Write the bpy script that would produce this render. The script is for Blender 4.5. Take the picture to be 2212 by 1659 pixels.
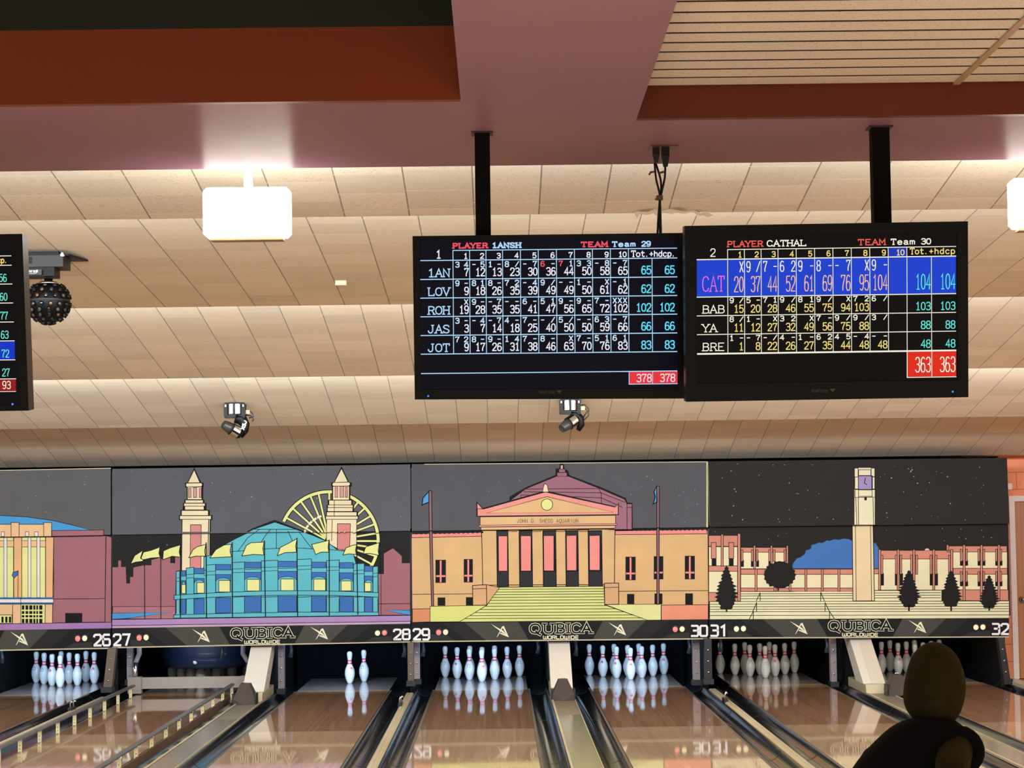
import bpy, math, random
from mathutils import Vector, Matrix
random.seed(7)
SC = bpy.context.scene
COL = SC.collection
for o in list(bpy.data.objects):
    bpy.data.objects.remove(o)

# ------------------------------------------------------------------ camera, world, lights, exposure
FPX, CAM_H, YAW, PITCH, ROLL = 4575.0, 1.946, 0.0067, 0.063, -0.0129
CXP, CYP = 1106.0, 829.5
_cy, _sy, _cp, _sp = math.cos(YAW), math.sin(YAW), math.cos(PITCH), math.sin(PITCH)
FW = Vector((_sy * _cp, _cy * _cp, _sp))
_r = Vector((_cy, -_sy, 0.0))
_u = _r.cross(FW)
RT = math.cos(ROLL) * _r + math.sin(ROLL) * _u
UP = -math.sin(ROLL) * _r + math.cos(ROLL) * _u
EYE = Vector((0, 0, CAM_H))
cam_data = bpy.data.cameras.new('camera')
cam_data.sensor_width = 36.0
cam_data.lens = FPX / 2212.0 * 36.0
cam_data.clip_end = 200
cam = bpy.data.objects.new('camera', cam_data)
COL.objects.link(cam)
cam.matrix_world = Matrix(((RT.x, UP.x, -FW.x, EYE.x), (RT.y, UP.y, -FW.y, EYE.y), (RT.z, UP.z, -FW.z, EYE.z), (0, 0, 0, 1)))
SC.camera = cam

SC.view_settings.view_transform = 'Standard'
SC.view_settings.look = 'None'
SC.view_settings.gamma = 1.0
SC.view_settings.use_curve_mapping = False
SC.view_settings.exposure = 0.0

world = bpy.data.worlds.new('world')
SC.world = world
world.use_nodes = True
bg = world.node_tree.nodes['Background']
bg.inputs['Color'].default_value = (1.0, 0.95, 0.87, 1)
bg.inputs['Strength'].default_value = 0.5

def area(name, loc, aim, sx, sy, watts, color, spread=180):
    d = bpy.data.lights.new(name, 'AREA')
    d.shape = 'RECTANGLE'
    d.size, d.size_y = sx, sy
    d.energy = watts
    d.color = color
    d.spread = math.radians(spread)
    o = bpy.data.objects.new(name, d)
    COL.objects.link(o)
    o.location = loc
    v = (Vector(aim) - Vector(loc)).normalized()
    z = -v
    x = Vector((1, 0, 0))
    y = z.cross(x).normalized()
    x = y.cross(z)
    o.matrix_world = Matrix(((x.x, y.x, z.x, loc[0]), (x.y, y.y, z.y, loc[1]), (x.z, y.z, z.z, loc[2]), (0, 0, 0, 1)))
    return o

STRIP = (0.88, 0.96, 1.02)
# fluorescent strips hidden behind the soffit and behind the ceiling baffles, and an unseen lamp added over the approach for bounce light
area('soffit_strip_lamp', (-1, 8.66, 3.44), (-1, 10.3, 3.36), 19, 0.10, 195, STRIP)
area('baffle_strip_lamp_near', (-1, 10.15, 3.43), (-1, 13.5, 3.44), 19, 0.10, 480, STRIP)
area('baffle_strip_lamp_mid', (-1, 14.60, 3.37), (-1, 18.5, 3.30), 19, 0.10, 380, STRIP)
area('baffle_strip_lamp_far', (-1, 18.56, 3.122), (-1, 23.2, 2.72), 19, 0.05, 400, STRIP)
area('approach_fill_lamp', (0, 2.2, 3.34), (0, 2.4, 0.0), 13, 2.0, 660, (0.98, 0.98, 0.98), 110)

# ------------------------------------------------------------------ helpers
def ray(px, py):
    return FW + RT * ((px - CXP) / FPX) - UP * ((py - CYP) / FPX)

def P(px, py, Y):
    """the point of the upright plane at distance Y that the photograph shows at this pixel"""
    d = ray(px, py)
    return EYE + d * (Y / d.y)

def PZ(px, py, z):
    d = ray(px, py)
    return EYE + d * ((z - CAM_H) / d.z)

def PP(px, py, pt, n):
    d = ray(px, py)
    return EYE + d * ((Vector(pt) - EYE).dot(n) / d.dot(n))

def lin(c):
    return tuple(((v / 255.0) / 12.92 if v / 255.0 <= 0.04045 else ((v / 255.0 + 0.055) / 1.055) ** 2.4) for v in c[:3]) + (1.0,)

MATS = {}
def mat(name, c, rough=0.6, metal=0.0, emit=0.0, spec=0.5, coat=0.0, var=0.0):
    """principled material; c is an sRGB triple; var adds a faint mottled tone"""
    if name in MATS:
        return MATS[name]
    m = bpy.data.materials.new(name)
    m.use_nodes = True
    nt = m.node_tree
    b = nt.nodes['Principled BSDF']
    b.inputs['Base Color'].default_value = lin(c)
    b.inputs['Roughness'].default_value = rough
    b.inputs['Metallic'].default_value = metal
    b.inputs['Specular IOR Level'].default_value = spec
    b.inputs['Coat Weight'].default_value = coat
    if emit > 0:
        b.inputs['Emission Color'].default_value = lin(c)
        b.inputs['Emission Strength'].default_value = emit
    if var > 0:
        tc = nt.nodes.new('ShaderNodeTexCoord')
        nz = nt.nodes.new('ShaderNodeTexNoise')
        nz.inputs['Scale'].default_value = 3.0
        nz.inputs['Detail'].default_value = 5.0
        nt.links.new(tc.outputs['Object'], nz.inputs['Vector'])
        mr = nt.nodes.new('ShaderNodeMapRange')
        mr.inputs['From Min'].default_value = 0.3
        mr.inputs['From Max'].default_value = 0.7
        mr.inputs['To Min'].default_value = 1 - var
        mr.inputs['To Max'].default_value = 1 + var
        nt.links.new(nz.outputs['Fac'], mr.inputs['Value'])
        mx = nt.nodes.new('ShaderNodeMix')
        mx.data_type = 'RGBA'
        mx.blend_type = 'MULTIPLY'
        mx.inputs[0].default_value = 1.0
        mx.inputs[6].default_value = lin(c)
        nt.links.new(mr.outputs[0], mx.inputs[7])
        nt.links.new(mx.outputs[2], b.inputs['Base Color'])
    MATS[name] = m
    return m

class MB:
    """collects faces and links them as one mesh object"""
    def __init__(s):
        s.v, s.f, s.m, s.mats, s.sm, s.uv = [], [], [], [], [], None
    def mi(s, m):
        if m not in s.mats:
            s.mats.append(m)
        return s.mats.index(m)
    def poly(s, pts, m, smooth=False):
        n = len(s.v)
        s.v += [Vector(p) for p in pts]
        s.f.append(tuple(range(n, n + len(pts))))
        s.m.append(s.mi(m)); s.sm.append(smooth)
    def mesh(s, vs, fs, m, smooth=False):
        n = len(s.v)
        s.v += [Vector(p) for p in vs]
        k = s.mi(m)
        for f in fs:
            s.f.append(tuple(i + n for i in f)); s.m.append(k); s.sm.append(smooth)
    def box(s, a, b, m, rot=None, c=None):
        (x0, y0, z0), (x1, y1, z1) = a, b
        vs = [Vector(p) for p in ((x0, y0, z0), (x1, y0, z0), (x1, y1, z0), (x0, y1, z0), (x0, y0, z1), (x1, y0, z1), (x1, y1, z1), (x0, y1, z1))]
        if rot is not None:
            c = Vector(c) if c is not None else Vector(((x0 + x1) / 2, (y0 + y1) / 2, (z0 + z1) / 2))
            vs = [rot @ (v - c) + c for v in vs]
        s.hexa(vs, m)
    def hexa(s, vs, m):
        s.mesh(vs, [(3, 2, 1, 0), (4, 5, 6, 7), (0, 1, 5, 4), (1, 2, 6, 5), (2, 3, 7, 6), (3, 0, 4, 7)], m)
    def bar(s, a, b, w, h, m):
        """box beam from a to b"""
        a, b = Vector(a), Vector(b)
        d = (b - a).normalized()
        x = d.cross(Vector((0, 0, 1)))
        x = x.normalized() if x.length > 1e-4 else Vector((1, 0, 0))
        y = x.cross(d).normalized()
        vs = []
        for p in (a, b):
            for i, j in ((-1, -1), (1, -1), (1, 1), (-1, 1)):
                vs.append(p + x * (i * w / 2) + y * (j * h / 2))
        s.mesh(vs, [(0, 1, 2, 3), (7, 6, 5, 4), (0, 4, 5, 1), (1, 5, 6, 2), (2, 6, 7, 3), (3, 7, 4, 0)], m)
    def tube(s, pts, r, m, n=10, cap=True):
        pts = [Vector(p) for p in pts]
        rs = r if isinstance(r, (list, tuple)) else [r] * len(pts)
        base = len(s.v)
        k = s.mi(m)
        up = Vector((0, 0, 1))
        x = None
        for i, p in enumerate(pts):
            d = (pts[min(i + 1, len(pts) - 1)] - pts[max(i - 1, 0)]).normalized()
            if x is None:
                x = d.cross(up)
                if x.length < 1e-3:
                    x = d.cross(Vector((1, 0, 0)))
                x.normalize()
            else:
                x = (x - d * x.dot(d)).normalized()
            y = d.cross(x)
            for j in range(n):
                a = 2 * math.pi * j / n
                s.v.append(p + (x * math.cos(a) + y * math.sin(a)) * rs[i])
        for i in range(len(pts) - 1):
            for j in range(n):
                a, b = base + i * n + j, base + i * n + (j + 1) % n
                s.f.append((a, b, b + n, a + n)); s.m.append(k); s.sm.append(True)
        if cap:
            s.f.append(tuple(range(base, base + n))[::-1]); s.m.append(k); s.sm.append(False)
            e = base + (len(pts) - 1) * n
            s.f.append(tuple(range(e, e + n))); s.m.append(k); s.sm.append(False)
    def lathe(s, prof, m, c=(0, 0, 0), n=24, mfun=None, axis=None):
        """prof: (radius, height) list; axis: optional rotation matrix about c"""
        c = Vector(c)
        base = len(s.v)
        for r, z in prof:
            for j in range(n):
                a = 2 * math.pi * j / n
                p = Vector((r * math.cos(a), r * math.sin(a), z))
                s.v.append(c + (axis @ p if axis is not None else p))
        for i in range(len(prof) - 1):
            mm = m if mfun is None else mfun((prof[i][1] + prof[i + 1][1]) / 2)
            k = s.mi(mm)
            for j in range(n):
                a, b = base + i * n + j, base + i * n + (j + 1) % n
                s.f.append((a, b, b + n, a + n)); s.m.append(k); s.sm.append(True)
        if prof[0][0] > 1e-6:
            s.f.append(tuple(range(base, base + n))[::-1]); s.m.append(s.mi(m if mfun is None else mfun(prof[0][1]))); s.sm.append(False)
        if prof[-1][0] > 1e-6:
            e = base + (len(prof) - 1) * n
            s.f.append(tuple(range(e, e + n))); s.m.append(s.mi(m if mfun is None else mfun(prof[-1][1]))); s.sm.append(False)
    def strip(s, prof, y0, y1, m, smooth=False):
        """an (x, z) section drawn out along y"""
        k = s.mi(m)
        n = len(s.v)
        for x, z in prof:
            s.v += [Vector((x, y0, z)), Vector((x, y1, z))]
        for i in range(len(prof) - 1):
            a = n + 2 * i
            s.f.append((a, a + 1, a + 3, a + 2)); s.m.append(k); s.sm.append(smooth)
    def build(s, name, parent=None):
        off = WORLDPOS(parent) if parent is not None else Vector((0, 0, 0))
        me = bpy.data.meshes.new(name)
        me.from_pydata([tuple(v - off) for v in s.v], [], s.f)
        for m in s.mats:
            me.materials.append(m)
        me.polygons.foreach_set('material_index', s.m)
        me.polygons.foreach_set('use_smooth', s.sm)
        if s.uv is not None:
            ul = me.uv_layers.new(name='UVMap')
            for l in me.loops:
                ul.data[l.index].uv = s.uv(s.v[l.vertex_index])
        me.update()
        o = bpy.data.objects.new(name, me)
        COL.objects.link(o)
        if parent is not None:
            o.parent = parent
        return o

POS = {}
def WORLDPOS(o):
    return POS.get(o.name, Vector((0, 0, 0)))

def thing(name, label, cat, loc, group=None):
    o = bpy.data.objects.new(name, None)
    o.empty_display_size = 0.1
    COL.objects.link(o)
    o.location = loc
    POS[o.name] = Vector(loc)
    return tag(o, label, cat, group)

def tag(o, label, cat, group=None, kind=None):
    o['label'] = label
    o['category'] = cat
    if group:
        o['group'] = group
    if kind:
        o['kind'] = kind
    return o

def sub(mb, name, parent):
    """build mb as a child of a part whose own origin is its thing's origin"""
    top = parent
    while top.parent is not None:
        top = top.parent
    off = WORLDPOS(top)
    o = mb.build(name)
    for v in o.data.vertices:
        v.co = Vector(v.co) - off
    o.parent = parent
    return o

def struct(o, label=None, cat=None):
    o['kind'] = 'structure'
    if label:
        o['label'] = label
    if cat:
        o['category'] = cat
    return o

# ------------------------------------------------------------------ flat painting (signs, murals, screens)
GL = {
 '0': [[(.5,1),(.22,.93),(.06,.72),(.04,.5),(.06,.28),(.22,.07),(.5,0),(.78,.07),(.94,.28),(.96,.5),(.94,.72),(.78,.93),(.5,1)]],
 '1': [[(.2,.8),(.52,1),(.52,0)],[(.2,0),(.84,0)]],
 '2': [[(.05,.74),(.1,.9),(.3,1),(.7,1),(.92,.88),(.94,.7),(.8,.52),(.05,.06),(.05,0),(.97,0)]],
 '3': [[(.05,.85),(.25,1),(.7,1),(.92,.88),(.92,.65),(.68,.53),(.36,.53)],[(.68,.53),(.95,.4),(.95,.14),(.72,0),(.25,0),(.03,.14)]],
 '4': [[(.74,0),(.74,1),(.04,.3),(1,.3)]],
 '5': [[(.92,1),(.14,1),(.1,.54),(.35,.63),(.72,.61),(.95,.45),(.95,.18),(.72,0),(.25,0),(.04,.14)]],
 '6': [[(.88,.9),(.66,1),(.36,1),(.12,.82),(.05,.5),(.05,.18),(.28,0),(.72,0),(.95,.16),(.95,.42),(.72,.58),(.28,.58),(.06,.42)]],
 '7': [[(.05,.86),(.05,1),(.95,1),(.42,.3),(.42,0)]],
 '8': [[(.3,.54),(.08,.68),(.08,.88),(.3,1),(.7,1),(.92,.88),(.92,.68),(.7,.54),(.3,.54),(.05,.38),(.05,.14),(.28,0),(.72,0),(.95,.14),(.95,.38),(.7,.54)]],
 '9': [[(.12,.1),(.34,0),(.64,0),(.88,.18),(.95,.5),(.95,.82),(.72,1),(.28,1),(.05,.84),(.05,.58),(.28,.42),(.72,.42),(.94,.58)]],
 'A': [[(0,0),(.5,1),(1,0)],[(.2,.36),(.8,.36)]],
 'B': [[(.12,0),(.12,1),(.68,1),(.9,.88),(.9,.66),(.68,.53),(.12,.53)],[(.68,.53),(.96,.4),(.96,.14),(.72,0),(.12,0)]],
 'C': [[(.95,.78),(.78,.95),(.5,1),(.2,.92),(.05,.7),(.03,.5),(.05,.3),(.2,.08),(.5,0),(.78,.05),(.95,.22)]],
 'D': [[(.12,0),(.12,1),(.6,1),(.86,.85),(.96,.5),(.86,.15),(.6,0),(.12,0)]],
 'E': [[(.95,.0),(.12,0),(.12,1),(.92,1)],[(.12,.52),(.72,.52)]],
 'G': [[(.95,.78),(.78,.95),(.5,1),(.2,.92),(.05,.7),(.03,.5),(.05,.3),(.2,.08),(.5,0),(.8,.06),(.94,.22),(.94,.45),(.6,.45)]],
 'H': [[(.08,0),(.08,1)],[(.92,0),(.92,1)],[(.08,.52),(.92,.52)]],
 'I': [[(.5,0),(.5,1)]],
 'J': [[(.72,1),(.72,.25),(.55,.03),(.3,0),(.08,.14),(.06,.3)]],
 'L': [[(.12,1),(.12,0),(.95,0),(.95,.2)]],
 'M': [[(.04,0),(.04,1),(.5,.35),(.96,1),(.96,0)]],
 'N': [[(.08,0),(.08,1),(.92,0),(.92,1)]],
 'O': [[(.5,1),(.2,.92),(.05,.7),(.03,.5),(.05,.3),(.2,.08),(.5,0),(.8,.08),(.95,.3),(.97,.5),(.95,.7),(.8,.92),(.5,1)]],
 'P': [[(.12,0),(.12,1),(.68,1),(.92,.88),(.92,.6),(.68,.46),(.12,.46)]],
 'Q': [[(.5,1),(.2,.92),(.05,.7),(.03,.5),(.05,.3),(.2,.08),(.5,0),(.8,.08),(.95,.3),(.97,.5),(.95,.7),(.8,.92),(.5,1)],[(.55,.25),(.75,-.05),(1.02,-.2)]],
 'R': [[(.12,0),(.12,1),(.68,1),(.92,.88),(.92,.62),(.68,.5),(.12,.5)],[(.6,.5),(.98,0)]],
 'S': [[(.92,.8),(.78,.95),(.5,1),(.2,.95),(.07,.77),(.2,.6),(.78,.42),(.94,.24),(.8,.05),(.5,0),(.18,.06),(.05,.22)]],
 'T': [[(.5,0),(.5,1)],[(.03,.8),(.03,1),(.97,1),(.97,.8)]],
 'U': [[(.08,1),(.08,.25),(.25,.04),(.5,0),(.75,.04),(.92,.25),(.92,1)]],
 'V': [[(0,1),(.5,0),(1,1)]],
 'W': [[(0,1),(.25,0),(.5,.75),(.75,0),(1,1)]],
 'X': [[(.05,0),(.95,1)],[(.05,1),(.95,0)]],
 'Y': [[(0,1),(.5,.48),(1,1)],[(.5,.48),(.5,0)]],
 'a': [[(.12,.6),(.3,.68),(.65,.68),(.8,.55),(.8,.1),(.95,0)],[(.8,.4),(.3,.38),(.08,.2),(.25,0),(.55,0),(.8,.15)]],
 'c': [[(.9,.52),(.7,.68),(.35,.68),(.1,.5),(.1,.2),(.35,0),(.7,0),(.92,.14)]],
 'd': [[(.85,0),(.85,1)],[(.85,.5),(.6,.68),(.3,.66),(.08,.45),(.08,.22),(.3,.0),(.6,0),(.85,.18)]],
 'e': [[(.1,.36),(.92,.36),(.88,.55),(.65,.68),(.35,.68),(.1,.5),(.08,.22),(.3,0),(.7,0),(.92,.12)]],
 'h': [[(.12,0),(.12,1)],[(.12,.5),(.4,.68),(.7,.66),(.86,.5),(.86,0)]],
 'i': [[(.5,0),(.5,.68)],[(.5,.85),(.5,.97)]],
 'm': [[(.04,0),(.04,.68)],[(.04,.55),(.25,.68),(.42,.62),(.5,.5),(.5,0)],[(.5,.52),(.7,.68),(.88,.62),(.95,.5),(.95,0)]],
 'n': [[(.12,0),(.12,.68)],[(.12,.5),(.4,.68),(.7,.66),(.86,.5),(.86,0)]],
 'o': [[(.5,.68),(.2,.6),(.06,.34),(.2,.08),(.5,0),(.8,.08),(.94,.34),(.8,.6),(.5,.68)]],
 'p': [[(.12,-.3),(.12,.68)],[(.12,.5),(.4,.68),(.7,.66),(.92,.45),(.92,.2),(.7,0),(.4,0),(.12,.18)]],
 'r': [[(.2,0),(.2,.68)],[(.2,.45),(.5,.68),(.85,.62)]],
 's': [[(.88,.55),(.65,.68),(.3,.68),(.1,.52),(.3,.38),(.7,.32),(.9,.16),(.7,0),(.3,0),(.08,.14)]],
 't': [[(.4,.95),(.4,.15),(.6,0),(.88,.08)],[(.1,.66),(.85,.66)]],
 'u': [[(.12,.68),(.12,.18),(.3,0),(.6,.02),(.86,.2)],[(.86,.68),(.86,0)]],
 'v': [[(.05,.68),(.5,0),(.95,.68)]],
 'x': [[(.08,0),(.92,.68)],[(.08,.68),(.92,0)]],
 'y': [[(.05,.68),(.5,.05)],[(.95,.68),(.4,-.3),(.1,-.3)]],
 '+': [[(.5,.12),(.5,.78)],[(.1,.45),(.9,.45)]],
 '-': [[(.12,.5),(.88,.5)]],
 '/': [[(.05,0),(.95,1)]],
 '.': [[(.3,0),(.3,.1)]],
}
# squared numerals and capitals of the lane signs
SQ = {
 '0': [[(.5,1),(.15,1),(.02,.88),(.02,.12),(.15,0),(.85,0),(.98,.12),(.98,.88),(.85,1),(.5,1)]],
 '1': [[(.2,.82),(.6,1),(.6,0)]],
 '2': [[(.02,.8),(.06,.92),(.2,1),(.8,1),(.96,.9),(.96,.62),(.8,.48),(.1,.06),(.1,0),(1,0)]],
 '3': [[(.05,1),(.82,1),(.97,.9),(.97,.62),(.85,.53),(.3,.53)],[(.85,.53),(.98,.44),(.98,.12),(.84,0),(.02,0)]],
 '6': [[(.9,1),(.2,1),(.03,.86),(.03,.12),(.17,0),(.83,0),(.97,.12),(.97,.46),(.83,.58),(.03,.58)]],
 '7': [[(.02,1),(.96,1),(.5,0)]],
 '8': [[(.2,.54),(.05,.64),(.05,.9),(.18,1),(.82,1),(.95,.9),(.95,.64),(.8,.54),(.2,.54),(.02,.44),(.02,.12),(.16,0),(.84,0),(.98,.12),(.98,.44),(.8,.54)]],
 '9': [[(.1,0),(.8,0),(.97,.14),(.97,.88),(.83,1),(.17,1),(.03,.88),(.03,.54),(.17,.42),(.97,.42)]],
 'W': [[(.02,1),(.02,.1),(.12,0),(.45,0),(.5,.1),(.5,.8)],[(.5,.1),(.55,0),(.88,0),(.98,.1),(.98,1)]],
 'O': [[(.5,1),(.15,1),(.02,.85),(.02,.15),(.15,0),(.85,0),(.98,.15),(.98,.85),(.85,1),(.5,1)]],
 'R': [[(.04,0),(.04,1),(.85,1),(.96,.88),(.96,.6),(.85,.48),(.04,.48)],[(.55,.48),(.96,0)]],
 'L': [[(.06,1),(.06,.12),(.15,0),(.95,0)]],
 'D': [[(.04,0),(.04,1),(.8,1),(.97,.82),(.97,.18),(.8,0),(.04,0)]],
 'I': [[(.5,0),(.5,1)]],
 'E': [[(.95,0),(.15,0),(.04,.12),(.04,.88),(.15,1),(.95,1)],[(.04,.5),(.85,.5)]],
}

class Paint:
    """paints flat shapes, given in the coordinates of one view of the photograph, on a surface of the place.
    fn(px, py) gives the point of the surface; n is the surface's outward direction; each level lies half a millimetre above the last"""
    def __init__(s, mb, x0, y0, k, fn, n, matf, skew=None, step=0.0005):
        s.mb, s.x0, s.y0, s.k, s.fn, s.n, s.matf, s.skew, s.step = mb, x0, y0, k, fn, Vector(n), matf, skew, step
        s.flip = None
    def w(s, x, y, lv):
        if s.skew:
            y = s.skew(x, y)
        if s.flip is not None:
            x = s.flip - x
        return s.fn(s.x0 + x * s.k, s.y0 + y * s.k) + s.n * (lv * s.step)
    def poly(s, pts, c, lv=1, ink=0, inkc=(22, 20, 20)):
        s.mb.poly([s.w(x, y, lv) for x, y in pts], s.matf(c))
        if ink:
            s.line(list(pts) + [pts[0]], ink, inkc, lv + .5)
    def rect(s, x0, y0, x1, y1, c, lv=1, ink=0):
        s.poly([(x0, y0), (x1, y0), (x1, y1), (x0, y1)], c, lv, ink)
    def disc(s, x, y, r, c, lv=1, ry=None, ink=0, n=28):
        ry = ry or r
        s.poly([(x + r * math.cos(2 * math.pi * i / n), y + ry * math.sin(2 * math.pi * i / n)) for i in range(n)], c, lv, ink)
    def line(s, pts, wd, c, lv=2):
        pts = [Vector((x, y)) for x, y in pts]
        out = [pts[0]]
        for p in pts[1:]:
            if (p - out[-1]).length > 1e-3:
                out.append(p)
        pts = out
        if len(pts) < 2:
            return
        closed = (pts[0] - pts[-1]).length < 1e-3 and len(pts) > 3
        L, R = [], []
        n = len(pts)
        for i, p in enumerate(pts):
            if closed:
                a, b = pts[(i - 1) % (n - 1)], pts[(i + 1) % (n - 1)]
            else:
                a, b = pts[max(i - 1, 0)], pts[min(i + 1, n - 1)]
            d1 = (p - a).normalized() if (p - a).length > 1e-6 else (b - p).normalized()
            d2 = (b - p).normalized() if (b - p).length > 1e-6 else d1
            t = d1 + d2
            t = t.normalized() if t.length > 1e-3 else d1
            nn = Vector((-t.y, t.x))
            cs = max(0.4, nn.dot(Vector((-d1.y, d1.x))))
            q = p.copy()
            if not closed and i == 0:
                q = p - d2 * (wd * .25)
            if not closed and i == n - 1:
                q = p + d1 * (wd * .25)
            L.append(q + nn * (wd / 2 / cs)); R.append(q - nn * (wd / 2 / cs))
        m = s.matf(c)
        vs, fs = [], []
        for i in range(n):
            vs += [s.w(L[i].x, L[i].y, lv), s.w(R[i].x, R[i].y, lv)]
        for i in range(n - 1):
            fs.append((2 * i, 2 * i + 1, 2 * i + 3, 2 * i + 2))
        s.mb.mesh(vs, fs, m)
    def text(s, t, x, y, cw, ch, sw, c, lv=3, gap=.3, serif=0.0, font=None, right=False):
        """left (or right) end at x, baseline y; cw, ch glyph size; sw stroke width"""
        if right:
            x = x - len(t) * cw - (len(t) - 1) * cw * gap
        kw = (lambda q: {'I': .3, 'W': 1.25}.get(q, 1.0)) if font is SQ else (lambda q: 1.0)
        for chh in t:
            g = (font or GL).get(chh) or GL.get(chh)
            if g:
                for pl in g:
                    pts = [(x + a * cw * kw(chh), y - b * ch) for a, b in pl]
                    s.line(pts, sw, c, lv)
                    if serif and chh.isupper():
                        for q, q2 in ((pl[0], pl[1]), (pl[-1], pl[-2])):
                            if (q[1] in (0, 1)) and abs(q2[1] - q[1]) > .25:
                                s.line([(x + (q[0] - serif) * cw, y - q[1] * ch), (x + (q[0] + serif) * cw, y - q[1] * ch)], sw * .9, c, lv)
            x += cw * kw(chh) + cw * gap

def dim(c, f=(.80, .82, .85)):
    """sRGB triple scaled in linear light"""
    o = []
    for v, k in zip(lin(c)[:3], f):
        v *= k
        o.append(255 * (v * 12.92 if v <= .0031308 else 1.055 * v ** (1 / 2.4) - .055))
    return tuple(o)

def paintmat(c):
    return mat('paint_%02x%02x%02x' % tuple(int(v) for v in c), dim(c), rough=0.6, spec=0.12, var=0.06 if sum(c) > 200 else 0.0)

def glowmat(c):
    nm = 'display_%02x%02x%02x' % tuple(int(v) for v in c)
    new = nm not in MATS
    m = mat(nm, c, rough=0.5, emit=0.95, spec=.15)
    if new:
        m.node_tree.nodes['Principled BSDF'].inputs['Base Color'].default_value = (.002, .002, .003, 1)
    return m

# ------------------------------------------------------------------ materials with patterns
def nodes_of(name, rough=0.5, spec=0.5):
    m = bpy.data.materials.new(name)
    m.use_nodes = True
    nt = m.node_tree
    b = nt.nodes['Principled BSDF']
    b.inputs['Roughness'].default_value = rough
    b.inputs['Specular IOR Level'].default_value = spec
    return m, nt, b

class NT:
    def __init__(s, nt):
        s.nt = nt
    def val(s, sock, v):
        if isinstance(v, (int, float)):
            sock.default_value = v
        elif isinstance(v, tuple):
            sock.default_value = v
        else:
            s.nt.links.new(v, sock)
    def math(s, op, a, b=None, c=None):
        n = s.nt.nodes.new('ShaderNodeMath')
        n.operation = op
        s.val(n.inputs[0], a)
        if b is not None: s.val(n.inputs[1], b)
        if c is not None: s.val(n.inputs[2], c)
        return n.outputs[0]
    def xyz(s, v):
        n = s.nt.nodes.new('ShaderNodeSeparateXYZ')
        s.nt.links.new(v, n.inputs[0])
        return n.outputs
    def comb(s, x, y, z=0.0):
        n = s.nt.nodes.new('ShaderNodeCombineXYZ')
        s.val(n.inputs[0], x); s.val(n.inputs[1], y); s.val(n.inputs[2], z)
        return n.outputs[0]
    def white(s, v):
        n = s.nt.nodes.new('ShaderNodeTexWhiteNoise')
        n.noise_dimensions = '3D'
        s.nt.links.new(v, n.inputs['Vector'])
        return n.outputs['Value']
    def noise(s, v, scale, detail=4.0, rough=.5):
        n = s.nt.nodes.new('ShaderNodeTexNoise')
        n.inputs['Scale'].default_value = scale
        n.inputs['Detail'].default_value = detail
        n.inputs['Roughness'].default_value = rough
        if v is not None:
            s.nt.links.new(v, n.inputs['Vector'])
        return n.outputs['Fac']
    def rng(s, v, a, b, c, d):
        n = s.nt.nodes.new('ShaderNodeMapRange')
        s.val(n.inputs[0], v)
        for i, x in enumerate((a, b, c, d)):
            n.inputs[i + 1].default_value = x
        return n.outputs[0]
    def mix(s, f, a, b, mode='MIX'):
        n = s.nt.nodes.new('ShaderNodeMix')
        n.data_type = 'RGBA'
        n.blend_type = mode
        s.val(n.inputs[0], f); s.val(n.inputs[6], a); s.val(n.inputs[7], b)
        return n.outputs[2]
    def bump(s, h, strength, dist, b):
        n = s.nt.nodes.new('ShaderNodeBump')
        n.inputs['Strength'].default_value = strength
        n.inputs['Distance'].default_value = dist
        s.val(n.inputs['Height'], h)
        s.nt.links.new(n.outputs['Normal'], b.inputs['Normal'])
    def coord(s, kind):
        return s.nt.nodes.new('ShaderNodeTexCoord').outputs[kind]

def tile_material(name, c, pits):
    m, nt, b = nodes_of(name, 0.9, 0.15)
    k = NT(nt)
    u, v, _ = k.xyz(k.coord('UV'))
    col = k.math('FLOOR', u)
    fu = k.math('FRACT', u)
    v2 = k.math('ADD', v, k.math('MULTIPLY', k.white(k.comb(col, 3.3)), 0.9))
    row = k.math('FLOOR', v2)
    fv = k.math('FRACT', v2)
    rnd = k.white(k.comb(col, row, 1.7))
    su = k.math('LESS_THAN', fu, 0.022)
    sv = k.math('LESS_THAN', fv, 0.05)
    tone = k.rng(rnd, 0, 1, 0.90, 1.04)
    base = k.mix(1.0, lin(c), k.comb(tone, tone, tone), 'MULTIPLY')
    vec = k.comb(k.math('MULTIPLY', u, 1.0), k.math('MULTIPLY', v2, 2.2), rnd)
    pit = k.rng(k.noise(vec, 22.0, 2.0), 0.63, 0.70, 0.0, 1.0)
    base = k.mix(k.math('MULTIPLY', pit, pits), base, tuple(x * .45 for x in lin(c)[:3]) + (1,))
    base = k.mix(k.math('MULTIPLY', su, 0.62), base, (0.05, 0.035, 0.02, 1))
    edge = k.math('MULTIPLY', k.math('LESS_THAN', fv, 0.06), k.math('GREATER_THAN', k.white(k.comb(row, col, 9.1)), 0.35))  # light caught by the row edges, painted into the tile colour
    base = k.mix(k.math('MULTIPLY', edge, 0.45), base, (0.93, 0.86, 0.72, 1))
    nt.links.new(base, b.inputs['Base Color'])
    h = k.math('ADD', k.math('MULTIPLY', rnd, 0.7), k.math('MULTIPLY', pit, -0.3))
    h = k.math('ADD', h, k.math('MULTIPLY', sv, 0.8))
    k.bump(h, 0.7, 0.004, b)
    return m

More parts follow.
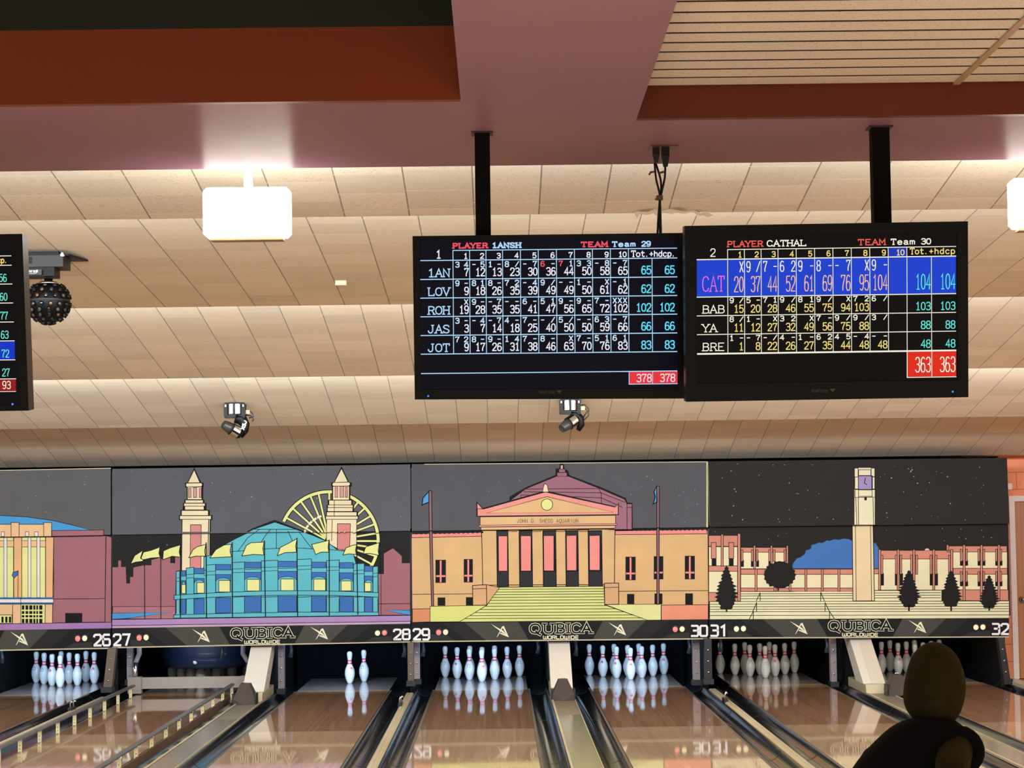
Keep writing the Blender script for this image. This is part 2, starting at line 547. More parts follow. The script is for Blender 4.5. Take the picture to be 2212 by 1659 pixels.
def board_material(name, c, rough, width=0.0273, length=2.4, contrast=0.16, grain=0.10, spec=0.5):
    """narrow boards running away from the viewer"""
    m, nt, b = nodes_of(name, rough, spec)
    k = NT(nt)
    x, y, z = k.xyz(k.coord('Object'))
    bx = k.math('DIVIDE', x, width)
    ib = k.math('FLOOR', bx)
    fb = k.math('FRACT', bx)
    off = k.math('MULTIPLY', k.white(k.comb(ib, 5.1)), length)
    iy = k.math('FLOOR', k.math('DIVIDE', k.math('ADD', y, off), length))
    rnd = k.white(k.comb(ib, iy, 2.2))
    tone = k.rng(rnd, 0, 1, 1 - contrast, 1 + contrast)
    g = k.noise(k.comb(k.math('MULTIPLY', x, 60.0), k.math('MULTIPLY', y, 1.5), rnd), 1.0, 6.0)
    tone = k.math('MULTIPLY', tone, k.rng(g, 0.3, 0.7, 1 - grain, 1 + grain))
    base = k.mix(1.0, lin(c), k.comb(tone, tone, tone), 'MULTIPLY')
    seam = k.math('LESS_THAN', fb, 0.05)
    base = k.mix(k.math('MULTIPLY', seam, 0.30), base, (0.03, 0.015, 0.008, 1))
    nt.links.new(base, b.inputs['Base Color'])
    wav = k.noise(k.comb(k.math('MULTIPLY', x, 9.0), k.math('MULTIPLY', y, 2.0), 0.0), 1.0, 2.0)
    k.bump(wav, 0.05, 0.0005, b)
    return m

def worn_material(name, c, c2, rough, scale=6.0, spec=0.5):
    m, nt, b = nodes_of(name, rough, spec)
    k = NT(nt)
    x, y, z = k.xyz(k.coord('Object'))
    f = k.noise(k.comb(x, k.math('MULTIPLY', y, 0.35), z), scale, 6.0, .65)
    f = k.rng(f, 0.35, 0.7, 0.0, 1.0)
    nt.links.new(k.mix(f, lin(c), lin(c2)), b.inputs['Base Color'])
    r = k.rng(f, 0.0, 1.0, rough * .92, min(1.0, rough * 1.12))
    nt.links.new(r, b.inputs['Roughness'])
    return m

def block_wall_material(name, c):
    m, nt, b = nodes_of(name, 0.7, 0.3)
    k = NT(nt)
    x, y, z = k.xyz(k.coord('Object'))
    br = nt.nodes.new('ShaderNodeTexBrick')
    nt.links.new(k.comb(k.math('ADD', x, y), z), br.inputs['Vector'])
    br.inputs['Scale'].default_value = 1.0
    br.inputs['Brick Width'].default_value = 0.40
    br.inputs['Row Height'].default_value = 0.20
    br.inputs['Mortar Size'].default_value = 0.006
    br.inputs['Color1'].default_value = lin(c)
    br.inputs['Color2'].default_value = lin([v * .96 for v in c])
    br.inputs['Mortar'].default_value = lin([v * .78 for v in c])
    nz = k.noise(k.coord('Object'), 4.0, 5.0)
    t = k.rng(nz, .3, .7, .88, 1.08)
    nt.links.new(k.mix(1.0, br.outputs['Color'], k.comb(t, t, t), 'MULTIPLY'), b.inputs['Base Color'])
    return m

M = {}
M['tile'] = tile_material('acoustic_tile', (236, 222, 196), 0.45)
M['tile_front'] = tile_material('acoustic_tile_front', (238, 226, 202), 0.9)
M['soffit'] = worn_material('soffit_gloss_paint', (172, 128, 146), (168, 125, 146), 0.4, 0.8, 0.5)
_sn = M['soffit'].node_tree
_sb = _sn.nodes['Principled BSDF']
_sb.inputs['Anisotropic'].default_value = .95
_sb.inputs['Anisotropic Rotation'].default_value = .25
_tg = _sn.nodes.new('ShaderNodeTangent')
_tg.direction_type = 'RADIAL'
_tg.axis = 'Z'
_sn.links.new(_tg.outputs[0], _sb.inputs['Tangent'])
M['orange'] = mat('fascia_orange_paint', (138, 56, 14), rough=0.5, var=0.05)
M['brown_fascia'] = mat('fascia_brown', (104, 34, 8), rough=0.5, var=0.05)  # right fascia, a darker brown than the orange left one
M['green'] = mat('fascia_green_paint', (30, 38, 22), rough=0.7, var=0.05)
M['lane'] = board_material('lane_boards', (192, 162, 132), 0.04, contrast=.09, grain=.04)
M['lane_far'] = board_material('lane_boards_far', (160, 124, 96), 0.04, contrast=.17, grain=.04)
M['lane_strip'] = board_material('lane_strip', (190, 152, 112), 0.05, contrast=.08)
M['pindeck'] = worn_material('pin_deck', (140, 124, 116), (118, 104, 98), 0.08, 5.0)
M['approach'] = board_material('approach_boards', (188, 166, 140), 0.12)
M['gutter'] = worn_material('gutter_plastic', (38, 37, 38), (28, 28, 30), 0.13, 9.0, 0.5)
M['gutter_lip'] = mat('gutter_lip', (96, 90, 82), rough=0.35)
M['cap'] = worn_material('capping_beige', (204, 190, 156), (196, 181, 146), 0.3, 2.0)
M['cap_grey'] = worn_material('return_cover_grey', (150, 143, 122), (140, 132, 112), 0.16, 2.0)
M['cap_edge'] = mat('capping_edge', (120, 104, 86), rough=0.4)
M['black'] = mat('black_metal', (16, 16, 18), rough=0.45)
M['matte_black'] = mat('matte_black', (9, 9, 11), rough=0.85, spec=.2)
M['void'] = mat('dark_curtain', (8, 10, 16), rough=0.9, spec=.1)
M['rail'] = mat('rail_grey', (96, 100, 98), rough=0.35)
M['post_cream'] = mat('post_cream', (222, 212, 160), rough=0.5)
M['white_panel'] = worn_material('white_laminate', (238, 232, 218), (228, 218, 200), 0.35, 2.0)
M['brown_plastic'] = mat('brown_plastic', (62, 50, 42), rough=0.45, var=.08)
M['grey_metal'] = mat('grey_metal', (150, 140, 132), rough=0.4, var=.05)
M['steel'] = mat('brushed_steel', (210, 205, 198), rough=0.28, metal=1.0)
M['post_brown'] = mat('post_brown', (92, 78, 64), rough=0.5, var=.1)
M['post_lilac'] = mat('post_grey', (134, 122, 126), rough=0.45, var=.06)
M['orange_wall'] = block_wall_material('orange_block_wall', (246, 156, 112))
M['frame_white'] = mat('door_frame_white', (236, 224, 214), rough=0.45)
M['door_wood'] = board_material('door_wood', (178, 122, 78), 0.4, width=.35, contrast=.05, grain=.2)
M['dark_floor'] = mat('walkway_floor', (150, 138, 118), rough=0.3, var=.06)

# ------------------------------------------------------------------ the room
SECT = [  # row of the photograph and distance at the front and rear edge of each ceiling section (12 inch tiles give the distance)
    ((500, 365, 9.14), (500, 471, 9.92), (260.2, 365, 9.14), 8.45, 'tile_front'),
    ((500, 470, 11.43), (500, 662, 14.35), (356.8, 663, 14.35), 9.95, 'tile'),
    ((500, 664, 15.76), (500, 816, 18.30), (336.9, 665, 15.76), 14.38, 'tile'),
    ((500, 820, 19.60), (500, 921, 21.60), (268.0, 822, 19.60), 18.33, 'tile'),
    ((500, 923, 22.70), (500, 1004, 24.30), (823.0, 1000, 24.25), 21.63, 'tile')]
XL, XR = -11.0, 7.6
SURF = []
prev_end = None
for i, (a, b, ph, yb, mn) in enumerate(SECT):
    A, B = P(*a), P(*b)
    sl = (B.z - A.z) / (B.y - A.y)
    za = A.z + sl * (yb - A.y)
    yend = B.y if i < 4 else 27.0
    zend = B.z + sl * (yend - B.y)
    if i == 4:
        yend, zend = B.y, B.z
    x0 = P(*ph).x
    mb = MB()
    ln = math.hypot(yend - yb, zend - za)
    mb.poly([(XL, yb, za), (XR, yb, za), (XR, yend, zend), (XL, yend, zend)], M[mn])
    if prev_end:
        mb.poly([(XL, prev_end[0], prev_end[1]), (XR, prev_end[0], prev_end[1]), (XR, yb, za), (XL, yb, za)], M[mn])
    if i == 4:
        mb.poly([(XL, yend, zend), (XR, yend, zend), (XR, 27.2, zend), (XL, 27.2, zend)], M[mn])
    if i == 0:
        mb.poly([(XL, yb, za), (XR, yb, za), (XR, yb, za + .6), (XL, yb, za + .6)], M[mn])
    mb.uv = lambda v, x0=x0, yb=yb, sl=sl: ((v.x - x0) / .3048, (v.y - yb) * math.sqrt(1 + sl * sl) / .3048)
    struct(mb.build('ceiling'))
    SURF.append((Vector((0, yb, za)), Vector((0, sl, -1)).normalized()))
    prev_end = (yend, zend)
def on_ceiling(px, py, i):
    return PP(px, py, SURF[i][0], SURF[i][1])

# torn edge of the first ceiling section above the left pole's cables
SZ = P(1040, 287, 7.85).z                      # underside of the soffit
mb = MB()
tp = [(1372, 455), (1384, 452), (1398, 457), (1412, 450), (1428, 454), (1446, 449), (1462, 452), (1480, 455), (1498, 452), (1513, 458), (1529, 456), (1545, 466), (1538, 464), (1528, 467), (1517, 463), (1512, 465), (1496, 456), (1478, 460), (1462, 457), (1450, 461), (1438, 456), (1424, 460), (1418, 466), (1412, 459), (1396, 463), (1384, 460), (1376, 468), (1371, 462)]
mb.poly([on_ceiling(x, y, 0) + Vector((0, 0, -.004)) for x, y in tp], mat('torn_tile', (252, 246, 230), rough=.9))
for q in ([(1374, 453), (1398, 451), (1416, 448), (1404, 453), (1390, 455)], [(1446, 448), (1466, 447), (1486, 451), (1470, 452)], [(1498, 451), (1518, 455), (1510, 456)]):
    mb.poly([on_ceiling(x, y, 0) + Vector((0, 0, -.005)) for x, y in q], mat('torn_fibre', (186, 158, 120), rough=.95))
tag(mb.build('torn_tile_edge'), 'ragged torn strip of pale tile at the ceiling edge behind the hanging cables', 'ceiling damage')
mb = MB()
a = on_ceiling(724, 606, 1)
mb.box(a + Vector((0, 0, -.03)), a + Vector((.07, .05, 0)), mat('cream_clip', (232, 216, 184), rough=.7))
tag(mb.build('ceiling_clip'), 'small cream clip stuck on the ceiling tiles left of the left-hand scoreboard', 'clip')

# soffit: a cross strip with a strip running back towards the viewer
yl = CAM_H; 
def soff(px, py): return PZ(px, py, SZ)
yfl, yfr, ybk = soff(600, 220).y, soff(1700, 253).y, soff(900, 360).y
xl, xr = soff(995, 217).x, soff(1375, 257).x
mb = MB()
def slab(mb, x0, x1, y0, y1, z0, z1, m):
    mb.box((x0, y0, z0), (x1, y1, z1), m)
slab(mb, XL, xl, yfl, ybk, SZ, SZ + .04, M['soffit'])
slab(mb, xl, xr, -1.0, ybk, SZ, SZ + .04, M['soffit'])
slab(mb, xr, XR, yfr, ybk, SZ, SZ + .04, M['soffit'])
struct(mb.build('trim_1'))
OZ = P(500, 62, yfl).z
mb = MB()
mb.box((XL, yfl - .008, SZ - .001), (xl, yfl + .03, OZ), M['orange'])
mb.box((xl, -1, SZ + .04), (xl + .03, yfl, OZ), M['orange'])
struct(mb.build('trim_2'))
mb = MB()
mb.box((XL, yfl - .012, OZ), (xl, yfl + .03, OZ + .75), M['green'])
mb.box((xl, -1, OZ), (xl + .03, yfl, OZ + .75), M['green'])
mb.box((XL, -1, OZ + .75), (xl, yfl, OZ + .8), M['green'])
struct(mb.build('trim_3'))
TZ = P(1600, 186, yfr).z
mb = MB()
mb.box((xr, yfr - .008, SZ - .001), (XR, yfr + .03, TZ + .1), M['brown_fascia'])
mb.box((xr - .03, -1, SZ + .04), (xr, yfr, TZ + .1), M['brown_fascia'])
struct(mb.build('trim_4'))
# recessed bay of grooved tile
gm, gnt, gb = nodes_of('grooved_tile', 0.9, 0.15)
gk = NT(gnt)
gx, gy, gz = gk.xyz(gk.coord('Object'))
gp = gk.noise(gk.coord('Object'), 110.0, 3.0)
gnt.links.new(gk.mix(gk.rng(gp, .60, .68, 0, .55), lin((246, 238, 222)), lin((140, 116, 86))), gb.inputs['Base Color'])
M['grooved'] = gm
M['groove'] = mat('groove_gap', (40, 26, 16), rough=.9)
mb = MB()
yy = yfr - .03
gw = .028
tb = PZ(2060, 178, TZ)
ny = 0
while yy > -1.0:
    y0 = yy - .14 + gw
    mb.box((xr, y0, TZ), (XR, yy, TZ + .03), M['grooved'])
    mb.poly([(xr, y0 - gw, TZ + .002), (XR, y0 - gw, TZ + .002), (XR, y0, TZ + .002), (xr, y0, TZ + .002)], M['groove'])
    yy -= .14
mb.box((tb.x, -1, TZ - .006), (tb.x + .024, yfr, TZ + .01), mat('tee_bar', (196, 168, 130), rough=.6))
struct(mb.build('ceiling'))

# walls and floors
WY = 24.75
dl = P(2183, 1200, WY).x
mb = MB()
DT = P(2205, 1083, WY).z                       # head of the door opening
DX0, DX1 = P(2194, 1200, WY).x, P(2194, 1200, WY).x + .92
mb.box((5.84, WY, 0), (DX0 - .02, WY + .1, 3.2), M['orange_wall'])
mb.box((DX0 - .02, WY, DT), (DX1 + .02, WY + .1, 3.2), M['orange_wall'])
mb.box((DX1 + .02, WY, 0), (XR, WY + .1, 3.2), M['orange_wall'])
struct(mb.build('wall_back'))
mb = MB()
mb.box((XR, -3, -.3), (XR + .1, 27.2, 4.2), M['orange_wall'])
struct(mb.build('wall_right'))
mb = MB()
mb.box((XL - .1, -3, -.3), (XL, 27.2, 4.2), M['orange_wall'])
struct(mb.build('wall_left'))
mb = MB()
mb.box((XL, 27.2, -.3), (XR, 27.3, 3.4), M['matte_black'])
struct(mb.build('wall_rear'))
mb = MB()
mb.box((XL, -3, -.35), (XR, 7.1, -.02), M['approach'])
mb.box((XL, 7.1, -.35), (XR, 27.2, -.16), M['matte_black'])
struct(mb.build('floor'))
mb = MB()
mb.box((XL, -3, -.02), (XR, 7.1, 0), M['approach'])
struct(mb.build('floor'))
# door
mb = MB()
mb.box((DX0, WY + .03, 0), (DX1, WY + .07, DT), M['door_wood'])
d1 = struct(mb.build('door_1'))
mb = MB()
w = .065
for a, b in (((DX0 - w, WY - .02, 0), (DX0, WY + .08, DT + w)), ((DX1, WY - .02, 0), (DX1 + w, WY + .08, DT + w)), ((DX0, WY - .02, DT), (DX1, WY + .08, DT + w))):
    mb.box(a, b, M['frame_white'])
mb.build('door_frame', d1)
mb = MB()
kp = P(2209, 1295, WY - .03)
rx = Matrix.Rotation(math.pi / 2, 3, 'X')
mb.lathe([(.03, -.06), (.032, -.055), (.014, -.045), (.014, -.015), (.026, .005), (.031, .02), (.026, .038), (.0, .045)], M['steel'], kp, 20, axis=rx)
mb.build('door_knob', d1)
mb = MB()
sp = P(2180, 1051, WY - .03)
mb.box(sp + Vector((-.03, -.02, -.035)), sp + Vector((.03, .03, .035)), M['frame_white'])
tag(mb.build('wall_box'), 'small white box on the orange wall above the door, beside the last mural panel', 'wall box')

# ------------------------------------------------------------------ lanes
LANE = {25: -6.86, 26: -5.252, 27: -3.582, 28: -1.807, 29: -.233, 30: 1.540, 31: 3.149, 32: 4.938}
HEAD_Y = 25.41
HW = .527
LY0, LY1 = 7.12, 26.3
LOOK = {26: 'with a full brightly lit rack of pins, at the left edge', 27: 'with bumper rails along both gutters', 28: 'with only two lit pins standing', 29: 'left of the middle ball return cover, with a full lit rack', 30: 'right of the middle ball return cover, with a full lit rack', 31: 'with unlit pins, right of the narrow cap beside sign number 31', 32: 'with unlit pins, farthest right, behind the hooded person'}
GPROF = [(0, -.006), (.012, -.004), (.022, -.03), (.05, -.062), (.095, -.082), (.135, -.082), (.175, -.064), (.2, -.034), (.212, -.004), (.222, .004)]
def gutter(x, sgn, gwid):
    k = gwid / .222
    mb = MB()
    pr = [(x + sgn * a * k, z) for a, z in GPROF]
    mb.strip(pr[1:], LY0, 24.35, M['gutter'], True)
    mb.strip([pr[0], pr[1], (pr[1][0] + sgn * .012, pr[1][1] + .002)], LY0, 24.35, M['gutter_lip'])
    # square-bottomed gutter alongside the pin deck, with the collar where the two meet
    fl = [(x, -.006), (x + sgn * .01, -.09), (x + sgn * (gwid - .01), -.09), (x + sgn * gwid, .004)]
    mb.strip(fl, 24.35, LY1, M['gutter'])
    mb.strip([(a, z + .012) for a, z in pr[2:-1]], 24.25, 24.37, M['black'], True)
    for yj in (12.5, 17.6, 21.3):
        mb.strip([(a, z + .004) for a, z in pr[2:-1]], yj, yj + .02, M['black'], True)
    return mb
GW = {}
for n in LANE:
    GW[n] = {}
order = sorted(LANE)
for a, b in zip(order[:-1], order[1:]):
    gap = LANE[b] - LANE[a] - 2 * HW
    ret = a % 2 == 1
    cap = .255 if ret else .084
    GW[a][1] = GW[b][-1] = (gap - cap) / 2
GW[32][1] = .235
for n in order:
    if n == 25:
        continue
    x = LANE[n]
    t = thing('bowling_lane', 'polished wooden bowling lane ' + LOOK[n], 'bowling lane', (x, 16.5, 0), 'bowling lanes')
    mb = MB()
    def top(y0, y1, m, z=0.0):
        mb.box((x - HW, y0, -.05), (x + HW, y1, z), m)
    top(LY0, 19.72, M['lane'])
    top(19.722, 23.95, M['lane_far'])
    top(23.955, 24.38, M['lane_strip'])
    mb.build('lane_boards', t)
    mb = MB()
    mb.box((x - HW, 24.40, -.05), (x + HW, 26.25, 0.0), M['pindeck'])
    mb.box((x - HW, 24.38, -.05), (x + HW, 24.40, -.002), M['black'])
    mb.build('pin_deck', t)
    for s in (-1, 1):
        if s in GW[n]:
            gutter(x + s * (HW + .003), s, GW[n][s] - .005).build('gutter', t)
# narrow caps between lanes of neighbouring pairs
for a, lab in ((26, 'narrow beige capping strip beside the left bumper rail'), (28, 'narrow beige capping strip between the two-pin lane and the middle pair of lanes'), (30, 'narrow beige wavy capping strip right of the middle pair of lanes')):
    c = (LANE[a] + LANE[a + 1]) / 2
    t = thing('capping_strip', lab, 'capping strip', (c, 16, 0), 'capping strips between lane pairs')
    mb = MB()
    pr = [(c - .042, -.01), (c - .042, .012), (c - .028, .022), (c - .006, .022), (c - .003, .016), (c + .003, .016), (c + .006, .022), (c + .028, .022), (c + .042, .012), (c + .042, -.01)]
    mb.strip(pr, LY0, 23.7, M['cap'])
    mb.poly([(p[0], LY0, p[1]) for p in pr], M['cap'])
    mb.build('cap_body', t)
    mb = MB()
    hooks = 22.1
    for s in (-.018, .018):
        mb.tube([(c - .03 + s * .3, hooks + s * 3, .0), (c - .03 + s * .3, hooks + s * 3, .09), (c - .03 + s * .3 + .01, hooks + s * 3, .11), (c - .03 + s * .3 + .025, hooks + s * 3, .10)], .008, M['steel'])
    mb.box((c - .05, hooks - .12, -.02), (c - .01, hooks + .12, .05), M['black'])
    mb.build('wire_hook', t)
# right edge of the last lane
c = LANE[32] + HW + .235
mb = MB()
mb.box((c, LY0, -.05), (c + .16, 23.6, .012), M['cap_grey'])
mb.box((c, 23.2, .012), (c + .14, 24.3, .05), M['cap'])
tag(mb.build('capping_strip'), 'grey capping board at the far right, between the last gutter and the walkway', 'capping strip')
mb = MB()
mb.box((c + .16, LY0, -.14), (XR, 24.75, -.005), M['dark_floor'])
struct(mb.build('floor'))
# covers of the underground ball returns
RET = {27: ('grey ball return cover strip right of the bumper lane', 'left'), 29: ('grey ball return cover strip between the middle pair of lanes', 'middle'), 31: ('grey ball return cover strip behind the hooded person', 'right')}
for a, (lab, side) in RET.items():
    c = (LANE[a] + LANE[a + 1]) / 2
    t = thing('ball_return_cover', lab, 'ball return cover', (c, 16, 0), 'ball return covers')
    mb = MB()
    mb.box((c - .105, LY0, -.05), (c + .1185, 20.9, .012), M['cap_grey'])
    mb.box((c - .105, 20.905, -.05), (c + .1185, 22.9, .010), worn_material('return_cover_dull', (136, 127, 107), (122, 112, 94), 0.35, 3.0) if 'dull' not in M else M['dull'])
    M['dull'] = mb.mats[-1]
    mb.build('cover_board', t)
    mb = MB()
    for x0, x1 in ((c - .1265, c - .107), (c + .1195, c + .1265)):
        mb.box((x0, LY0, -.05), (x1, 23.2, .02), M['cap'])
    mb.box((c - .11, LY0, .0), (c - .104, 23.0, .016), M['cap_edge'])
    mb.build('edge_moulding', t)
    # cream base and sloping white chute cover that climbs under the sign
    lab2 = {'left': 'sloping white cover box rising behind the bumper lane under the second sign', 'middle': 'upright white cover box between the two full lit racks', 'right': 'sloping white cover box between the two racks of unlit pins'}[side]
    t = thing('chute_cover', lab2, 'cover box', (c, 23.2, 0), 'white chute covers')
    mb = MB()
    mb.hexa([Vector(v) for v in ((c - .122, 22.90, .0), (c + .122, 22.90, .0), (c + .122, 24.1, .0), (c - .122, 24.1, .0), (c - .122, 22.96, .10), (c + .122, 22.96, .10), (c + .122, 24.1, .10), (c - .122, 24.1, .10))], M['cap'])
    mb.build('base', t)
    mb = MB()
    f0, f1 = 23.12, 24.09
    z0, z1 = .10, .60
    mb.hexa([Vector(v) for v in ((c - .118, f0, z0), (c + .118, f0, z0), (c + .118, f0 + .5, z0), (c - .118, f0 + .5, z0), (c - .118, f1, z1), (c + .118, f1, z1), (c + .118, f1 + .4, z1), (c - .118, f1 + .4, z1))], M['white_panel'])
    mb.build('sloping_panel', t)
    if side == 'right':
        mb = MB()
        mb.hexa([Vector(v) for v in ((c - .03, f0 - .01, z0), (c + .119, f0 - .01, z0), (c + .119, f0 + .2, z0), (c - .03, f0 + .2, z0), (c - .03, f1 - .01, z1), (c + .119, f1 - .01, z1), (c + .119, f1 + .2, z1), (c - .03, f1 + .2, z1))], mat('cream_laminate', (226, 214, 194), rough=.4))
        mb.build('cream_facing', t)
    # the brown hood over the ball's entry
    lab3 = {'left': 'brown faceted plastic ball hood beside the far end of the bumper rail', 'middle': 'brown faceted plastic ball hood in front of the upright white cover box', 'right': 'brown faceted plastic ball hood left of the hooded person'}[side]
    yb = 22.55
    xo = {'left': -.03, 'middle': .0, 'right': .17}[side]
    t = thing('ball_hood', lab3, 'ball hood', (c + xo, yb, .012), 'ball hoods')
    b, h = Vector((c + xo, yb, .012)), .21
    w, tw, d = .115, .05, .30
    def q(x, y, z): return b + Vector((x, y, z))
    mb = MB()
    vs = [q(-w, 0, 0), q(w, 0, 0), q(w, 0, .06), q(tw, .10, h), q(-tw, .10, h), q(-w, 0, .06),
          q(-w, d, 0), q(w, d, 0), q(w, d, .06), q(tw, d - .05, h), q(-tw, d - .05, h), q(-w, d, .06), q(0, -.03, .0), q(0, .05, .13)]
    fs = [(5, 0, 12, 13), (12, 1, 2, 13), (2, 3, 13), (3, 4, 13), (4, 5, 13), (1, 7, 8, 2), (2, 8, 9, 3), (3, 9, 10, 4), (4, 10, 11, 5), (5, 11, 6, 0), (7, 6, 11, 10, 9, 8)]
    mb.mesh(vs, fs, M['brown_plastic'])
    mb.build('hood_shell', t)
    for s in (-1, 1):
        mb = MB()
        mb.box(q(s * w - .012, .02, 0), q(s * w + .012, .22, .11), M['black'])
        mb.build('side_flap', t)
    mb = MB()
    mb.tube([q(-.02, .14, h - .01), q(-.018, .14, h + .018), q(.018, .14, h + .018), q(.02, .14, h - .01)], .006, M['steel'])
    mb.build('lift_ring', t)

# ------------------------------------------------------------------ pins
M['pin'] = mat('pin_white', (236, 234, 230), rough=0.28, coat=.3)
M['pin_base'] = mat('pin_base', (206, 196, 184), rough=0.5)
M['pin_red'] = mat('pin_red', (252, 66, 100), rough=0.3)
M['pin_ink'] = mat('pin_ink_blue', (70, 78, 120), rough=0.35)
IN = .0254
PROF = [(0, 0), (.95, 0), (1.05, .12), (1.414, .75), (1.70, 1.5), (1.953, 2.25), (2.255, 3.375), (2.36, 4.0), (2.383, 4.5), (2.36, 5.1), (2.28, 5.875), (2.1, 6.6), (1.852, 7.25), (1.55, 7.95), (1.236, 8.625), (1.08, 9.0), (1.02, 9.2), (.96, 9.55), (.93, 9.72), (.9, 10.0), (.905, 10.35), (.92, 10.7), (.94, 10.95), (1.047, 11.75), (1.203, 12.625), (1.265, 13.2), (1.273, 13.6), (1.22, 14.1), (1.06, 14.55), (.8, 14.82), (.42, 14.97), (0, 15.0)]
def pinrad(z):
    for (r0, z0), (r1, z1) in zip(PROF, PROF[1:]):
        if z0 <= z / IN <= z1 and z1 > z0:
            return (r0 + (r1 - r0) * (z / IN - z0) / (z1 - z0)) * IN
    return .02
def pin_mesh():
    mb = MB()
    def mf(z):
        zi = z / IN
        if zi < .1: return M['pin_base']
        if 9.0 < zi < 9.72 or 10.35 < zi < 11.3: return M['pin_red']
        return M['pin']
    mb.lathe([(r * IN, z * IN) for r, z in PROF], M['pin'], n=28, mfun=mf)
    def patch(a0, shape, m):
        # a small printed mark that follows the belly
        vs = []
        for u, v in shape:
            u, v = u * 1.2, v * 1.35
            z = (7.0 + v) * IN
            r = pinrad(z) + .0006
            vs.append((r * math.cos(a0 + u / 2.0), r * math.sin(a0 + u / 2.0), z))
        mb.poly(vs, m)
    crown = [(-.75, .1), (-.3, -.5), (.35, -.5), (.75, .3), (.45, .1), (.3, .75), (0, .2), (-.3, .75), (-.42, .15)]
    patch(-math.pi / 2, crown, M['pin_red'])
    for du in (-.5, 0, .5):
        patch(math.pi / 2, [(du - .13, -.6), (du + .13, -.6), (du + .13, .35 + (.3 if du == 0 else 0)), (du - .13, .35 + (.3 if du == 0 else 0))], M['pin_ink'])
    patch(math.pi / 2, [(-.75, -.75), (.75, -.75), (.75, -.58), (-.75, -.58)], M['pin_ink'])
    return mb.build('bowling_pin')
RACK = {1: (0, 0), 2: (-.1524, .264), 3: (.1524, .264), 4: (-.3048, .528), 5: (0, .528), 6: (.3048, .528), 7: (-.4572, .792), 8: (-.1524, .792), 9: (.1524, .792), 10: (.4572, .792)}
SPOT = {1: 'foremost', 2: 'second-row left', 3: 'second-row right', 4: 'third-row left', 5: 'third-row middle', 6: 'third-row right', 7: 'back-row far left', 8: 'back-row inner left', 9: 'back-row inner right', 10: 'back-row far right'}
WHERE = {26: ('lit', 'of the leftmost rack'), 27: ('shaded', 'of the rack under the dark pinsetter bowl'), 29: ('lit', 'of the rack left of the upright white cover'), 30: ('lit', 'of the rack right of the upright white cover'), 31: ('unlit', 'of the rack under sign number 31'), 32: ('unlit', 'of the rack beside the hooded person')}
RED = {(26, 2), (26, 9), (26, 6), (28, 1), (29, 4), (29, 1), (30, 4), (30, 2), (30, 1), (30, 10), (31, 3), (32, 2), (32, 1)}
BLUE = {(26, 7), (26, 4), (28, 3), (29, 7), (29, 2), (29, 6), (29, 10), (30, 8), (31, 2), (31, 1), (31, 6), (30, 3)}
# the few pins that stand a little off their spots, and where the camera sees the front pins' feet
proto = None
for n in order:
    if n == 25: continue
    for k in sorted(RACK):
        if n == 28 and k not in (1, 3): continue
        o = pin_mesh() if proto is None else proto.copy()
        if proto is None: proto = o
        else: COL.objects.link(o)
        dx, dy = RACK[k]
        x = LANE[n] + dx
        y = HEAD_Y + dy
        o.location = (x, y, 0.0)
        if (n, k) in RED: a = random.uniform(-.5, .5)
        elif (n, k) in BLUE: a = math.pi + random.uniform(-.4, .4)
        else: a = math.pi / 2 + random.uniform(-.3, .3)
        o.rotation_euler = (0, 0, a)
        if n == 28:
            lab = 'foremost of the two white pins left standing' if k == 1 else 'right-hand, slightly farther of the two white pins left standing'
            g = 'two standing pins'
        else:
            lab = '%s pin, %s %s' % (WHERE[n][0], SPOT[k], WHERE[n][1])
            g = {26: 'rack of pins at the left edge', 27: 'pins under the pinsetter', 29: 'lit rack left of the white cover box', 30: 'lit rack right of the white cover box', 31: 'unlit rack under sign 31', 32: 'unlit rack beside the person'}[n]
        tag(o, lab, 'bowling pin', g)

# pin deck lamps and added pin fill, curtains, side walls
LIT = (26, 28, 29, 30)
for n in order:
    if n == 25: continue
    x = LANE[n]
    if n in LIT:
        area('pin_deck_lamp_or_fill', (x, 24.12, .74), (x, 25.75, .20), .95, .06, 27, (.44, .68, 1.0), 150)
    elif n == 27:
        area('pin_deck_lamp_or_fill', (x, 24.12, .74), (x, 25.0, .30), .95, .06, 5, (.62, .78, 1.0), 150)
    elif n > 30:
        area('pin_deck_lamp_or_fill', (x, 24.12, .74), (x, 25.3, .16), .95, .06, 5, (1.0, .93, .80), 150)  # added warm fill to brighten the front pins; the deck lamps here are off
    mb = MB()
    nf = 26
    for i in range(nf):
        xa, xb = x - .74 + 1.48 * i / nf, x - .74 + 1.48 * (i + 1) / nf
        mb.poly([(xa, 26.62 + .02 * (i % 2), -.12), (xb, 26.62 + .02 * ((i + 1) % 2), -.12), (xb, 26.62 + .02 * ((i + 1) % 2), .95), (xa, 26.62 + .02 * (i % 2), .95)], M['void'])
    tag(mb.build('pit_curtain'), 'black curtain behind ' + {26: 'the leftmost rack of pins', 27: 'the pinsetter bowl', 28: 'the two standing pins', 29: 'the rack left of the upright white cover', 30: 'the rack right of the upright white cover', 31: 'the unlit rack under sign 31', 32: 'the unlit rack beside the hooded person'}[n], 'curtain', 'pit curtains')
def kick(xc, w, lab):
    mb = MB()
    mb.box((xc - w / 2, 24.42, -.12), (xc + w / 2, 26.55, .98), M['matte_black'])
    tag(mb.build('kickback_wall'), lab, 'side wall', 'kickback walls beside the pin decks')
for a, lab in ((26, 'black kickback wall right of the rack at the left edge'), (28, 'black kickback wall right of the two standing pins'), (30, 'black kickback wall between the middle lit rack and the unlit rack under sign 31')):
    kick((LANE[a] + LANE[a + 1]) / 2, .06, lab)
